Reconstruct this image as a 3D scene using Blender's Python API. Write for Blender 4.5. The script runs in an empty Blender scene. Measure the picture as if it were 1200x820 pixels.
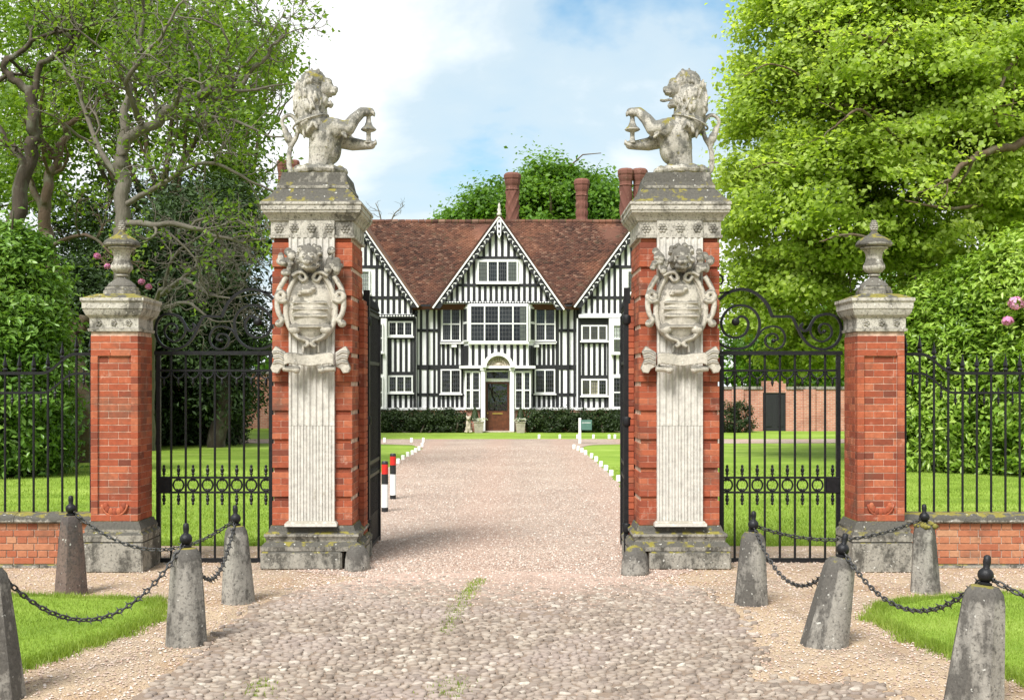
import bpy, bmesh, math, random
import numpy as np
from mathutils import Vector, Matrix, Quaternion

# ------------------------------------------------------------------ camera, sky, sun, exposure
SC = bpy.context.scene
COL = SC.collection
F, CAMH = 1400.0, 2.0                       # focal length in photo pixels, eye height in metres
cd = bpy.data.cameras.new('camera'); cam = bpy.data.objects.new('camera', cd); COL.objects.link(cam)
cam.location = (0, 0, CAMH); cam.rotation_euler = (math.radians(90), 0, 0)
cd.sensor_width = 36; cd.lens = 36 * F / 1200; cd.shift_y = 40 / 1200
cd.clip_start = 0.1; cd.clip_end = 2000
SC.camera = cam

SUN_EL, SUN_AZ = math.radians(52), math.radians(-154)      # azimuth from +Y, clockwise
world = bpy.data.worlds.new('World'); SC.world = world; world.use_nodes = True
wn, wl = world.node_tree.nodes, world.node_tree.links
wn.clear()
w_out = wn.new('ShaderNodeOutputWorld'); w_bg = wn.new('ShaderNodeBackground'); w_bg.inputs[1].default_value = 0.10
w_sky = wn.new('ShaderNodeTexSky'); w_sky.sky_type = 'NISHITA'; w_sky.sun_disc = False
w_sky.sun_elevation = SUN_EL; w_sky.sun_rotation = SUN_AZ; w_sky.ozone_density = 1.6; w_sky.dust_density = 0.6
w_tc = wn.new('ShaderNodeTexCoord')
w_map = wn.new('ShaderNodeMapping'); w_map.inputs['Location'].default_value = (-4.35, -1.99, 1.03); w_map.inputs['Scale'].default_value = (1.0, 1.0, 1.9)
w_no = wn.new('ShaderNodeTexNoise'); w_no.inputs['Scale'].default_value = 2.4; w_no.inputs['Detail'].default_value = 7; w_no.inputs['Roughness'].default_value = 0.54; w_no.inputs['Distortion'].default_value = 0.25
w_rp = wn.new('ShaderNodeValToRGB')
w_rp.color_ramp.elements[0].position = 0.31; w_rp.color_ramp.elements[0].color = (0.04, 0.04, 0.04, 1)
w_rp.color_ramp.elements[1].position = 0.50; w_rp.color_ramp.elements[1].color = (1, 1, 1, 1)
_e = w_rp.color_ramp.elements.new(0.39); _e.color = (0.80, 0.80, 0.80, 1)
w_cl = wn.new('ShaderNodeValToRGB')                                   # thin grey-blue veil to white cloud
w_cl.color_ramp.elements[0].position = 0.43; w_cl.color_ramp.elements[0].color = (2.75, 3.2, 3.45, 1)
w_cl.color_ramp.elements[1].position = 0.55; w_cl.color_ramp.elements[1].color = (4.4, 4.45, 4.5, 1)
w_tint = wn.new('ShaderNodeMix'); w_tint.data_type = 'RGBA'; w_tint.blend_type = 'MULTIPLY'; w_tint.inputs[0].default_value = 1.0; w_tint.inputs[7].default_value = (0.27, 0.57, 0.63, 1)
w_mx = wn.new('ShaderNodeMix'); w_mx.data_type = 'RGBA'
wl.new(w_tc.outputs['Generated'], w_map.inputs['Vector']); wl.new(w_map.outputs[0], w_no.inputs['Vector'])
wl.new(w_no.outputs['Fac'], w_rp.inputs[0]); wl.new(w_rp.outputs[0], w_mx.inputs[0]); wl.new(w_no.outputs['Fac'], w_cl.inputs[0])
wl.new(w_sky.outputs[0], w_tint.inputs[6]); wl.new(w_tint.outputs[2], w_mx.inputs[6]); wl.new(w_cl.outputs[0], w_mx.inputs[7])
wl.new(w_mx.outputs[2], w_bg.inputs[0]); wl.new(w_bg.outputs[0], w_out.inputs[0])

sd = bpy.data.lights.new('sun', 'SUN'); sun = bpy.data.objects.new('sun', sd); COL.objects.link(sun)
sd.energy = 2.5; sd.angle = math.radians(22); sd.color = (1.0, 0.98, 0.95)
to_sun = Vector((math.sin(SUN_AZ) * math.cos(SUN_EL), math.cos(SUN_AZ) * math.cos(SUN_EL), math.sin(SUN_EL)))
sun.rotation_euler = to_sun.to_track_quat('Z', 'Y').to_euler(); sun.location = (-20, -20, 40)

SC.view_settings.view_transform = 'Standard'; SC.view_settings.look = 'None'
SC.view_settings.gamma = 1.0; SC.view_settings.use_curve_mapping = False
SC.view_settings.exposure = 1.5
SC.render.engine = 'CYCLES'
SC.cycles.use_denoising = True
try: SC.cycles.denoiser = 'OPENIMAGEDENOISE'
except Exception: pass
SC.cycles.max_bounces = 6; SC.cycles.diffuse_bounces = 3; SC.cycles.glossy_bounces = 2
SC.cycles.transmission_bounces = 3; SC.cycles.transparent_max_bounces = 6
SC.cycles.sample_clamp_indirect = 6

# ------------------------------------------------------------------ helpers
PI = math.pi
rng = np.random.default_rng(7)
random.seed(11)
def P(px, py, Y): return Vector(((px - 600) / F * Y, Y, CAMH + (450 - py) / F * Y))
def PX(px, Y): return (px - 600) / F * Y
def PZ(py, Y): return CAMH + (450 - py) / F * Y
def G(px, py):
    Y = F * CAMH / (py - 450); return Vector(((px - 600) / F * Y, Y, 0))

def tag(o, label=None, cat=None, group=None, kind=None):
    if label: o['label'] = label
    if cat: o['category'] = cat
    if group: o['group'] = group
    if kind: o['kind'] = kind
    return o
def link(name, me, mat=None, parent=None, loc=None):
    o = bpy.data.objects.new(name, me); COL.objects.link(o)
    if me is not None and mat is not None and len(me.materials) == 0: me.materials.append(mat)
    if parent is not None: o.parent = parent
    if loc is not None: o.location = loc
    return o
def thing(name, label, cat, loc=(0, 0, 0), rz=0, group=None):
    o = bpy.data.objects.new(name, None); COL.objects.link(o); o.empty_display_size = 0.2
    o.location = loc; o.rotation_euler = (0, 0, rz)
    return tag(o, label, cat, group)
def copy_tree(o, parent=None):
    c = o.copy(); COL.objects.link(c); c.parent = parent
    for ch in list(o.children): copy_tree(ch, c)
    return c

def np_mesh(name, V, faces_flat, sizes, smooth=False):
    me = bpy.data.meshes.new(name)
    V = np.asarray(V, dtype=np.float32).reshape(-1, 3); faces_flat = np.asarray(faces_flat, dtype=np.int32); sizes = np.asarray(sizes, dtype=np.int32)
    me.vertices.add(len(V)); me.vertices.foreach_set('co', V.ravel())
    me.loops.add(len(faces_flat)); me.loops.foreach_set('vertex_index', faces_flat)
    me.polygons.add(len(sizes)); st = np.zeros(len(sizes), dtype=np.int32); st[1:] = np.cumsum(sizes)[:-1]
    me.polygons.foreach_set('loop_start', st)
    try: me.polygons.foreach_set('loop_total', sizes)
    except Exception: pass
    if smooth: me.polygons.foreach_set('use_smooth', np.ones(len(sizes), dtype=bool))
    me.update(calc_edges=True); me.validate()
    return me

class MB:
    """collects shapes and links them as one mesh object"""
    def __init__(s): s.v = []; s.f = []; s.n = 0
    def add(s, verts, faces):
        b = s.n; s.v.extend([tuple(p) for p in verts]); s.f.extend([tuple(i + b for i in f) for f in faces]); s.n += len(verts); return s
    def box(s, x0, x1, y0, y1, z0, z1):
        return s.add([(x0,y0,z0),(x1,y0,z0),(x1,y1,z0),(x0,y1,z0),(x0,y0,z1),(x1,y0,z1),(x1,y1,z1),(x0,y1,z1)],
                     [(0,3,2,1),(4,5,6,7),(0,1,5,4),(1,2,6,5),(2,3,7,6),(3,0,4,7)])
    def cbox(s, x0, x1, y0, y1, z0, z1, c=0.004):
        """chamfered box"""
        xs, ys, zs = (x0, x1), (y0, y1), (z0, z1); V = []; idx = {}
        for ix in (0, 1):
            for iy in (0, 1):
                for iz in (0, 1):
                    for a in range(3):
                        p = [xs[ix], ys[iy], zs[iz]]; sg = [1 if k == 0 else -1 for k in (ix, iy, iz)]
                        for k in range(3):
                            if k != a: p[k] += sg[k] * c
                        idx[(ix, iy, iz, a)] = len(V); V.append(p)
        Fc = []
        for a in range(3):
            o = [k for k in range(3) if k != a]
            for sd_ in (0, 1):
                q = []
                for (u, w) in ((0,0),(1,0),(1,1),(0,1)):
                    k = [0,0,0]; k[a] = sd_; k[o[0]] = u; k[o[1]] = w; q.append(idx[(*k, a)])
                flip = (sd_ == 0) != (a == 1)
                Fc.append(tuple(reversed(q)) if flip else tuple(q))
        for a in range(3):
            o = [k for k in range(3) if k != a]
            for u in (0, 1):
                for w in (0, 1):
                    k0 = [0,0,0]; k0[o[0]] = u; k0[o[1]] = w; k1 = list(k0); k1[a] = 1
                    Fc.append((idx[(*k0, o[0])], idx[(*k1, o[0])], idx[(*k1, o[1])], idx[(*k0, o[1])]))
        for ix in (0, 1):
            for iy in (0, 1):
                for iz in (0, 1): Fc.append(tuple(idx[(ix, iy, iz, a)] for a in range(3)))
        return s.add(V, Fc)
    def frustum(s, cx, cy, z0, z1, a0, b0, a1, b1):
        V = [(cx+i*a0, cy+j*b0, z0) for i, j in ((-1,-1),(1,-1),(1,1),(-1,1))] + [(cx+i*a1, cy+j*b1, z1) for i, j in ((-1,-1),(1,-1),(1,1),(-1,1))]
        return s.add(V, [(0,3,2,1),(4,5,6,7),(0,1,5,4),(1,2,6,5),(2,3,7,6),(3,0,4,7)])
    def stack(s, cx, cy, prof, ax=0, ay=0):
        """square-plan moulding: prof = [(half width offset, z)], half sizes ax+o, ay+o"""
        V = []; Fc = []
        for o, z in prof:
            V += [(cx+i*(ax+o), cy+j*(ay+o), z) for i, j in ((-1,-1),(1,-1),(1,1),(-1,1))]
        for k in range(len(prof) - 1):
            for i in range(4):
                j = (i + 1) % 4; Fc.append((4*k+i, 4*k+j, 4*k+4+j, 4*k+4+i))
        Fc.append((3, 2, 1, 0)); n = 4 * (len(prof) - 1); Fc.append((n, n+1, n+2, n+3))
        return s.add(V, Fc)
    def lathe(s, cx, cy, prof, n=24, mod=None):
        V = []; Fc = []
        for k, (r, z) in enumerate(prof):
            for i in range(n):
                a = 2 * PI * i / n; rr = r * (mod(a, z) if mod else 1)
                V.append((cx + rr * math.cos(a), cy + rr * math.sin(a), z))
        for k in range(len(prof) - 1):
            for i in range(n):
                j = (i + 1) % n; Fc.append((n*k+i, n*k+j, n*k+n+j, n*k+n+i))
        Fc.append(tuple(reversed(range(n)))); Fc.append(tuple(range(n * (len(prof) - 1), n * len(prof))))
        return s.add(V, Fc)
    def prism(s, poly, y0, y1):
        """polygon in xz extruded along y"""
        n = len(poly); V = [(x, y0, z) for x, z in poly] + [(x, y1, z) for x, z in poly]
        Fc = [tuple(range(n)), tuple(reversed(range(n, 2*n)))] + [((i+1) % n, i, n+i, n+(i+1) % n) for i in range(n)]
        return s.add(V, Fc)
    def prismz(s, poly, z0, z1):
        n = len(poly); V = [(x, y, z0) for x, y in poly] + [(x, y, z1) for x, y in poly]
        Fc = [tuple(reversed(range(n))), tuple(range(n, 2*n))] + [(i, (i+1) % n, n+(i+1) % n, n+i) for i in range(n)]
        return s.add(V, Fc)
    def tube(s, path, r, n=8, closed=False):
        pts = [Vector(p) for p in path]; m = len(pts)
        rad = r if isinstance(r, (list, tuple, np.ndarray)) else [r] * m
        V = []; Fc = []; up = None
        for k in range(m):
            if closed: t = pts[(k+1) % m] - pts[k-1]
            else: t = pts[min(k+1, m-1)] - pts[max(k-1, 0)]
            if t.length < 1e-9: t = Vector((0, 0, 1))
            t.normalize()
            if up is None:
                up = Vector((0, 0, 1)) if abs(t.z) < 0.9 else Vector((1, 0, 0))
            u = up - t * up.dot(t)
            if u.length < 1e-6: u = t.orthogonal()
            u.normalize(); up = u; w = t.cross(u)
            for i in range(n):
                a = 2 * PI * i / n; V.append(pts[k] + (u * math.cos(a) + w * math.sin(a)) * rad[k])
        for k in range(m if closed else m - 1):
            k2 = (k + 1) % m
            for i in range(n):
                j = (i + 1) % n; Fc.append((n*k+i, n*k+j, n*k2+j, n*k2+i))
        if not closed: Fc.append(tuple(reversed(range(n)))); Fc.append(tuple(range(n*(m-1), n*m)))
        return s.add(V, Fc)
    def ball(s, c, r, nu=12, nv=8, mat3=None):
        if not hasattr(r, '__len__'): r = (r, r, r)
        V = [(0, 0, -1)]; 
        for k in range(1, nv):
            t = -PI / 2 + PI * k / nv
            for i in range(nu):
                a = 2 * PI * i / nu; V.append((math.cos(t) * math.cos(a), math.cos(t) * math.sin(a), math.sin(t)))
        V.append((0, 0, 1)); Fc = []
        for i in range(nu):
            j = (i + 1) % nu; Fc.append((0, 1 + j, 1 + i))
            for k in range(nv - 2): Fc.append((1+nu*k+i, 1+nu*k+j, 1+nu*k+nu+j, 1+nu*k+nu+i))
            b = 1 + nu * (nv - 2); Fc.append((b+i, b+j, len(V)-1))
        o = []
        for p in V:
            q = Vector((p[0]*r[0], p[1]*r[1], p[2]*r[2]))
            if mat3 is not None: q = mat3 @ q
            o.append(q + Vector(c))
        return s.add(o, Fc)
    def capsule(s, a, b, ra, rb, n=10):
        s.ball(a, ra, n, 6); s.ball(b, rb, n, 6)
        return s.tube([a, b], [ra, rb], n)
    def xf(s, M):
        s.v = [tuple(M @ Vector(p)) for p in s.v]; return s
    def mesh(s, name, smooth=False, fix=True):
        me = bpy.data.meshes.new(name); me.from_pydata(s.v, [], s.f)
        if fix:
            bm = bmesh.new(); bm.from_mesh(me); bmesh.ops.recalc_face_normals(bm, faces=bm.faces); bm.to_mesh(me); bm.free()
        if smooth is True: me.polygons.foreach_set('use_smooth', [True] * len(me.polygons))
        elif smooth:                                   # an angle in degrees
            me.polygons.foreach_set('use_smooth', [True] * len(me.polygons))
            try: me.set_sharp_from_angle(angle=math.radians(smooth))
            except Exception: pass
        me.update(); return me
    def build(s, name, mat, parent=None, smooth=False, loc=None, fix=True):
        return link(name, s.mesh(name, smooth, fix), mat, parent, loc)

def catmull(pts, k=6):
    pts = [Vector(p) for p in pts]; out = []
    for i in range(len(pts) - 1):
        p0 = pts[max(i-1, 0)]; p1 = pts[i]; p2 = pts[i+1]; p3 = pts[min(i+2, len(pts)-1)]
        for j in range(k):
            t = j / k
            out.append(0.5 * ((2*p1) + (p2-p0)*t + (2*p0-5*p1+4*p2-p3)*t*t + (3*p1-p0-3*p2+p3)*t*t*t))
    out.append(pts[-1]); return out

_bc = {}
def brick_mesh(w, d, h, mat, c=0.003):
    key = (round(w, 3), round(d, 3), round(h, 3), mat.name)
    if key not in _bc:
        me = MB().cbox(-w/2, w/2, -d/2, d/2, -h/2, h/2, c).mesh('brick'); me.materials.append(mat); _bc[key] = me
    return _bc[key]

# ------------------------------------------------------------------ materials
def newmat(name):
    m = bpy.data.materials.new(name); m.use_nodes = True; nt = m.node_tree
    return m, nt, nt.nodes['Principled BSDF'], nt.nodes['Material Output']
def N(nt, t, **kw):
    n = nt.nodes.new(t)
    for k, v in kw.items():
        if k.startswith('i_'):
            key = k[2:]; key = int(key) if key.isdigit() else key
            n.inputs[key].default_value = v
        else: setattr(n, k, v)
    return n
def ramp(nt, fac, stops):
    r = nt.nodes.new('ShaderNodeValToRGB'); e = r.color_ramp.elements
    while len(e) < len(stops): e.new(0.5)
    for i, (p, c) in enumerate(stops):
        e[i].position = p; e[i].color = (*c, 1) if len(c) == 3 else c
    nt.links.new(fac, r.inputs[0]); return r.outputs[0]
def noise(nt, vec, scale, detail=5, rough=0.55, dist=0.0):
    n = N(nt, 'ShaderNodeTexNoise'); n.inputs['Scale'].default_value = scale; n.inputs['Detail'].default_value = detail
    n.inputs['Roughness'].default_value = rough; n.inputs['Distortion'].default_value = dist
    if vec is not None: nt.links.new(vec, n.inputs['Vector'])
    return n.outputs['Fac']
def mix(nt, fac, a, b, mode='MIX'):
    m = nt.nodes.new('ShaderNodeMix'); m.data_type = 'RGBA'; m.blend_type = mode
    for sock, val in ((m.inputs[0], fac), (m.inputs[6], a), (m.inputs[7], b)):
        if hasattr(val, 'is_linked'): nt.links.new(val, sock)
        elif hasattr(val, '__len__'): sock.default_value = (*val, 1) if len(val) == 3 else val
        else: sock.default_value = val
    return m.outputs[2]
def math_n(nt, op, a, b=0.5, clamp=False):
    m = nt.nodes.new('ShaderNodeMath'); m.operation = op; m.use_clamp = clamp
    for i, v in enumerate((a, b)):
        if hasattr(v, 'is_linked'): nt.links.new(v, m.inputs[i])
        else: m.inputs[i].default_value = v
    return m.outputs[0]
def wpos(nt):
    return nt.nodes.new('ShaderNodeNewGeometry').outputs['Position']
def rnd(nt):
    """a random number for each object and each loose piece"""
    a = nt.nodes.new('ShaderNodeObjectInfo').outputs['Random']; b = nt.nodes.new('ShaderNodeNewGeometry').outputs['Random Per Island']
    return math_n(nt, 'FRACT', math_n(nt, 'ADD', a, b))
def bump(nt, bsdf, h, strength=0.3, dist=0.01):
    b = nt.nodes.new('ShaderNodeBump'); b.inputs['Strength'].default_value = strength; b.inputs['Distance'].default_value = dist
    nt.links.new(h, b.inputs['Height']); nt.links.new(b.outputs[0], bsdf.inputs['Normal'])
def upmask(nt):
    g = nt.nodes.new('ShaderNodeNewGeometry'); s = nt.nodes.new('ShaderNodeSeparateXYZ'); nt.links.new(g.outputs['Normal'], s.inputs[0])
    return s.outputs['Z']

def m_plain(name, col, rough=0.6, nscale=8, var=0.25, bmp=0.15, spec=0.4, metal=0.0):
    m, nt, b, o = newmat(name); p = wpos(nt); f = noise(nt, p, nscale, 6)
    lo = tuple(c * (1 - var) for c in col); hi = tuple(min(1, c * (1 + var)) for c in col)
    nt.links.new(ramp(nt, f, [(0.3, lo), (0.7, hi)]), b.inputs['Base Color'])
    b.inputs['Roughness'].default_value = rough; b.inputs['Specular IOR Level'].default_value = spec; b.inputs['Metallic'].default_value = metal
    if bmp: bump(nt, b, noise(nt, p, nscale * 6, 4), bmp, 0.01)
    return m
def m_stone(name, base, dark, moss=0.0, grime=0.5, rough=0.9, up=0.45, pits=0.75, streak=0.45):
    m, nt, b, o = newmat(name); p = wpos(nt)
    ms = N(nt, 'ShaderNodeMapping'); ms.inputs['Scale'].default_value = (1, 1, streak); nt.links.new(p, ms.inputs[0])
    f1 = noise(nt, ms.outputs[0], 5.0, 9, 0.68); f2 = noise(nt, p, 17, 6, 0.65); f3 = noise(nt, p, 60, 3, 0.6)
    c = ramp(nt, f2, [(0.28, tuple(x * 0.72 for x in base)), (0.55, base), (0.8, tuple(min(1, x * 1.22) for x in base))])
    # lichen and soot: patches, stronger on weathered tops
    zz = math_n(nt, 'MULTIPLY', math_n(nt, 'MAXIMUM', upmask(nt), 0.0), up)
    g = math_n(nt, 'ADD', math_n(nt, 'ADD', math_n(nt, 'MULTIPLY', f1, 0.75), math_n(nt, 'MULTIPLY', f2, 0.35)), zz)
    gm = ramp(nt, g, [(0.655 - 0.17 * grime, (0, 0, 0)), (0.76 - 0.17 * grime, (1, 1, 1))])
    c = mix(nt, gm, c, mix(nt, f3, dark, tuple(x * 2.6 for x in dark)))
    c = mix(nt, ramp(nt, noise(nt, p, 42, 5, 0.7), [(0.36, (pits,)*3), (0.47, (0, 0, 0))]), c, dark)
    if moss:
        f4 = noise(nt, p, 9, 6, 0.6)
        mm = ramp(nt, math_n(nt, 'ADD', f4, math_n(nt, 'MULTIPLY', zz, 0.8)), [(0.86 - 0.3 * moss, (0, 0, 0)), (0.93 - 0.25 * moss, (1, 1, 1))])
        c = mix(nt, mm, c, mix(nt, f2, (0.10, 0.09, 0.012), (0.26, 0.22, 0.05)))
    wl_ = ramp(nt, noise(nt, p, 28, 2, 0.4), [(0.70, (0, 0, 0)), (0.74, (1, 1, 1))])
    c = mix(nt, math_n(nt, 'MULTIPLY', wl_, 0.6), c, (0.62, 0.61, 0.55))
    nt.links.new(c, b.inputs['Base Color']); b.inputs['Roughness'].default_value = rough; b.inputs['Specular IOR Level'].default_value = 0.25
    bump(nt, b, math_n(nt, 'ADD', f2, math_n(nt, 'MULTIPLY', f3, 0.5)), 0.45, 0.012)
    return m
def m_brick(name, cols, stain=0.25, rough=0.85):
    m, nt, b, o = newmat(name); p = wpos(nt); r = rnd(nt)
    c = ramp(nt, r, [(i / (len(cols) - 1), k) for i, k in enumerate(cols)])
    f = noise(nt, p, 22, 6, 0.6); f1 = noise(nt, p, 2.6, 6, 0.6); f3 = noise(nt, p, 90, 3)
    c = mix(nt, ramp(nt, f, [(0.3, (0.35,)*3), (0.65, (0, 0, 0))]), c, tuple(x * 0.62 for x in cols[0]))
    st = ramp(nt, f1, [(0.54, (0, 0, 0)), (0.70, (stain,)*3)])
    c = mix(nt, st, c, (0.12, 0.062, 0.042))
    wh = ramp(nt, noise(nt, p, 5.5, 7, 0.7), [(0.60, (0, 0, 0)), (0.72, (0.5,)*3)])
    c = mix(nt, wh, c, (0.50, 0.33, 0.25))
    nt.links.new(c, b.inputs['Base Color']); b.inputs['Roughness'].default_value = rough; b.inputs['Specular IOR Level'].default_value = 0.2
    bump(nt, b, math_n(nt, 'ADD', f, f3), 0.35, 0.006)
    return m
def m_leaf(name, cols, trans=0.45, rough=0.5, pscale=0.35):
    m, nt, b, o = newmat(name); p = wpos(nt); r = nt.nodes.new('ShaderNodeNewGeometry').outputs['Random Per Island']
    f = noise(nt, p, pscale, 3, 0.5)
    fac = math_n(nt, 'ADD', math_n(nt, 'MULTIPLY', r, 0.55), math_n(nt, 'MULTIPLY', math_n(nt, 'SUBTRACT', f, 0.34), 1.5), True)
    c = ramp(nt, fac, [(i / (len(cols) - 1), k) for i, k in enumerate(cols)])
    nt.links.new(c, b.inputs['Base Color']); b.inputs['Roughness'].default_value = rough; b.inputs['Specular IOR Level'].default_value = 0.35
    t = nt.nodes.new('ShaderNodeBsdfTranslucent'); nt.links.new(mix(nt, 1.0, c, (1.25, 1.25, 0.55), 'MULTIPLY'), t.inputs['Color'])
    ms = nt.nodes.new('ShaderNodeMixShader'); ms.inputs[0].default_value = trans
    nt.links.new(b.outputs[0], ms.inputs[1]); nt.links.new(t.outputs[0], ms.inputs[2]); nt.links.new(ms.outputs[0], o.inputs['Surface'])
    return m
def m_bark(name, a, b_, scale=6):
    m, nt, b, o = newmat(name); p = wpos(nt)
    mp = N(nt, 'ShaderNodeMapping'); mp.inputs['Scale'].default_value = (1, 1, 0.35); nt.links.new(p, mp.inputs[0])
    f = noise(nt, mp.outputs[0], scale * 3, 8, 0.65); g = noise(nt, p, scale * 0.5, 5)
    c = mix(nt, f, a, b_); c = mix(nt, ramp(nt, g, [(0.5, (0, 0, 0)), (0.7, (0.6,)*3)]), c, (0.16, 0.17, 0.12))
    nt.links.new(c, b.inputs['Base Color']); b.inputs['Roughness'].default_value = 0.9; b.inputs['Specular IOR Level'].default_value = 0.2
    bump(nt, b, f, 0.6, 0.03); return m

M = {}
M['stone'] = m_stone('limestone', (0.45, 0.42, 0.36), (0.065, 0.06, 0.05), moss=0.0, grime=0.66)
M['stone_pil'] = m_stone('pale_limestone', (0.53, 0.50, 0.445), (0.16, 0.145, 0.115), moss=0.0, grime=0.08, up=0.3, pits=0.12)
M['stone_carved'] = m_stone('carved_limestone', (0.47, 0.43, 0.36), (0.085, 0.078, 0.065), moss=0.0, grime=0.34, up=0.5, pits=0.3)
M['stone_dark'] = m_stone('weathered_limestone', (0.30, 0.28, 0.235), (0.045, 0.042, 0.035), moss=0.25, grime=0.8)
M['stone_lion'] = m_stone('lichened_limestone', (0.46, 0.43, 0.37), (0.075, 0.072, 0.062), moss=0.78, grime=0.66, up=0.2)
M['stone_bol'] = m_stone('bollard_stone', (0.28, 0.26, 0.225), (0.05, 0.046, 0.04), moss=0.2, grime=0.66, streak=0.3)
M['stone_bolbrown'] = m_stone('brown_bollard_stone', (0.15, 0.105, 0.088), (0.04, 0.033, 0.03), moss=0.2, grime=0.5, streak=0.3)
M['brick'] = m_brick('red_brick', [(0.15, 0.045, 0.028), (0.29, 0.070, 0.034), (0.36, 0.092, 0.042), (0.40, 0.130, 0.065), (0.24, 0.060, 0.032), (0.34, 0.082, 0.038)], 0.8)
M['brick_wall'] = m_brick('wall_brick', [(0.30, 0.095, 0.05), (0.37, 0.135, 0.07), (0.43, 0.19, 0.10), (0.33, 0.10, 0.05), (0.46, 0.25, 0.14)], 0.7)
M['mortar'] = m_plain('mortar', (0.42, 0.33, 0.26), 0.95, 30, 0.3)
M['mortar_red'] = m_plain('tinted_mortar', (0.47, 0.33, 0.25), 0.95, 14, 0.45)
M['iron'] = m_plain('black_painted_iron', (0.010, 0.010, 0.011), 0.45, 25, 0.4, 0.25, 0.25)
# ------------------------------------------------------------------ ground, drive, cobbles, verges
def m_gravel(name, cols, dirt, dirt_amt, scale=55, patch=(0.45, 0.62), tracks=False):
    m, nt, b, o = newmat(name); p = wpos(nt)
    v = N(nt, 'ShaderNodeTexVoronoi'); v.inputs['Scale'].default_value = scale; nt.links.new(p, v.inputs['Vector'])
    sep = N(nt, 'ShaderNodeSeparateColor'); nt.links.new(v.outputs['Color'], sep.inputs[0])
    c = ramp(nt, sep.outputs[0], [(i / (len(cols) - 1), k) for i, k in enumerate(cols)])
    big = noise(nt, p, 0.55, 6, 0.6); mid = noise(nt, p, 7, 5, 0.6); fine = noise(nt, p, 160, 3, 0.6)
    c = mix(nt, ramp(nt, v.outputs['Distance'], [(0.25, (0, 0, 0)), (0.75, (0.55,)*3)]), c, tuple(k * 0.45 for k in cols[0]))
    d = ramp(nt, math_n(nt, 'ADD', math_n(nt, 'MULTIPLY', big, 0.8), math_n(nt, 'MULTIPLY', mid, 0.2)), [(patch[0], (0, 0, 0)), (patch[1], (dirt_amt,)*3)])
    c = mix(nt, d, c, mix(nt, fine, tuple(k * 0.8 for k in dirt), tuple(min(1, k * 1.2) for k in dirt)))
    c = mix(nt, ramp(nt, mid, [(0.35, (0.25,)*3), (0.6, (0, 0, 0))]), c, tuple(k * 0.6 for k in cols[1]))
    if not tracks:
        c = mix(nt, ramp(nt, noise(nt, p, 1.6, 6, 0.65), [(0.50, (0, 0, 0)), (0.64, (0.75,)*3)]), c, mix(nt, fine, (0.24, 0.15, 0.085), (0.44, 0.30, 0.18)))
    if tracks:                                                          # paler, packed wheel tracks with a loose reddish crown between
        sx = N(nt, 'ShaderNodeSeparateXYZ'); nt.links.new(p, sx.inputs[0]); xw = math_n(nt, 'ADD', sx.outputs[0], math_n(nt, 'MULTIPLY', big, 0.9))
        tr = math_n(nt, 'COSINE', math_n(nt, 'MULTIPLY', xw, 2.9)); tr = math_n(nt, 'ADD', math_n(nt, 'MULTIPLY', tr, 0.5), math_n(nt, 'MULTIPLY', mid, 0.8))
        c = mix(nt, ramp(nt, tr, [(0.40, (0, 0, 0)), (0.95, (0.55,)*3)]), c, mix(nt, fine, (0.30, 0.185, 0.135), (0.50, 0.35, 0.28)))
    nt.links.new(c, b.inputs['Base Color']); b.inputs['Roughness'].default_value = 0.95; b.inputs['Specular IOR Level'].default_value = 0.2
    bump(nt, b, math_n(nt, 'SUBTRACT', math_n(nt, 'MULTIPLY', fine, 0.4), v.outputs['Distance']), 0.8, 0.02)
    return m
M['gravel'] = m_gravel('pink_gravel', [(0.25, 0.165, 0.125), (0.39, 0.295, 0.235), (0.50, 0.405, 0.34), (0.41, 0.30, 0.235), (0.61, 0.53, 0.46)], (0.49, 0.39, 0.315), 0.6, tracks=True)
M['forecourt'] = m_gravel('sandy_gravel', [(0.26, 0.18, 0.125), (0.42, 0.325, 0.235), (0.51, 0.42, 0.33), (0.38, 0.27, 0.19), (0.60, 0.53, 0.44)], (0.48, 0.36, 0.235), 0.85, 70, (0.36, 0.52))
def m_bed():
    m, nt, b, o = newmat('cobble_bed'); p = wpos(nt); sx = N(nt, 'ShaderNodeSeparateXYZ'); nt.links.new(p, sx.inputs[0])
    f = noise(nt, p, 1.1, 5, 0.6); g = noise(nt, p, 40, 5, 0.65)
    earth = mix(nt, g, (0.13, 0.092, 0.065), (0.25, 0.185, 0.135)); grit = mix(nt, g, (0.24, 0.155, 0.12), (0.48, 0.36, 0.29))
    k = math_n(nt, 'ADD', math_n(nt, 'MULTIPLY', math_n(nt, 'SUBTRACT', sx.outputs[1], 10.6), 0.45), math_n(nt, 'MULTIPLY', math_n(nt, 'SUBTRACT', f, 0.5), 2.2), True)
    nt.links.new(mix(nt, k, earth, grit), b.inputs['Base Color']); b.inputs['Roughness'].default_value = 0.95; bump(nt, b, g, 0.5, 0.01); return m
M['bed'] = m_bed()
def m_cobble():
    m, nt, b, o = newmat('cobble'); p = wpos(nt); r = rnd(nt)
    c = ramp(nt, r, [(0, (0.12, 0.092, 0.072)), (0.3, (0.22, 0.175, 0.14)), (0.6, (0.32, 0.265, 0.21)), (0.85, (0.19, 0.145, 0.115)), (1, (0.46, 0.41, 0.34))])
    f = noise(nt, p, 45, 5, 0.6); big = noise(nt, p, 0.9, 4, 0.55)
    c = mix(nt, ramp(nt, f, [(0.35, (0.5,)*3), (0.6, (0, 0, 0))]), c, (0.22, 0.18, 0.14))
    c = mix(nt, ramp(nt, big, [(0.46, (0, 0, 0)), (0.66, (0.5,)*3)]), c, (0.27, 0.215, 0.19))
    nt.links.new(c, b.inputs['Base Color']); b.inputs['Roughness'].default_value = 0.75; b.inputs['Specular IOR Level'].default_value = 0.35
    bump(nt, b, f, 0.3, 0.006); return m
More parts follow.
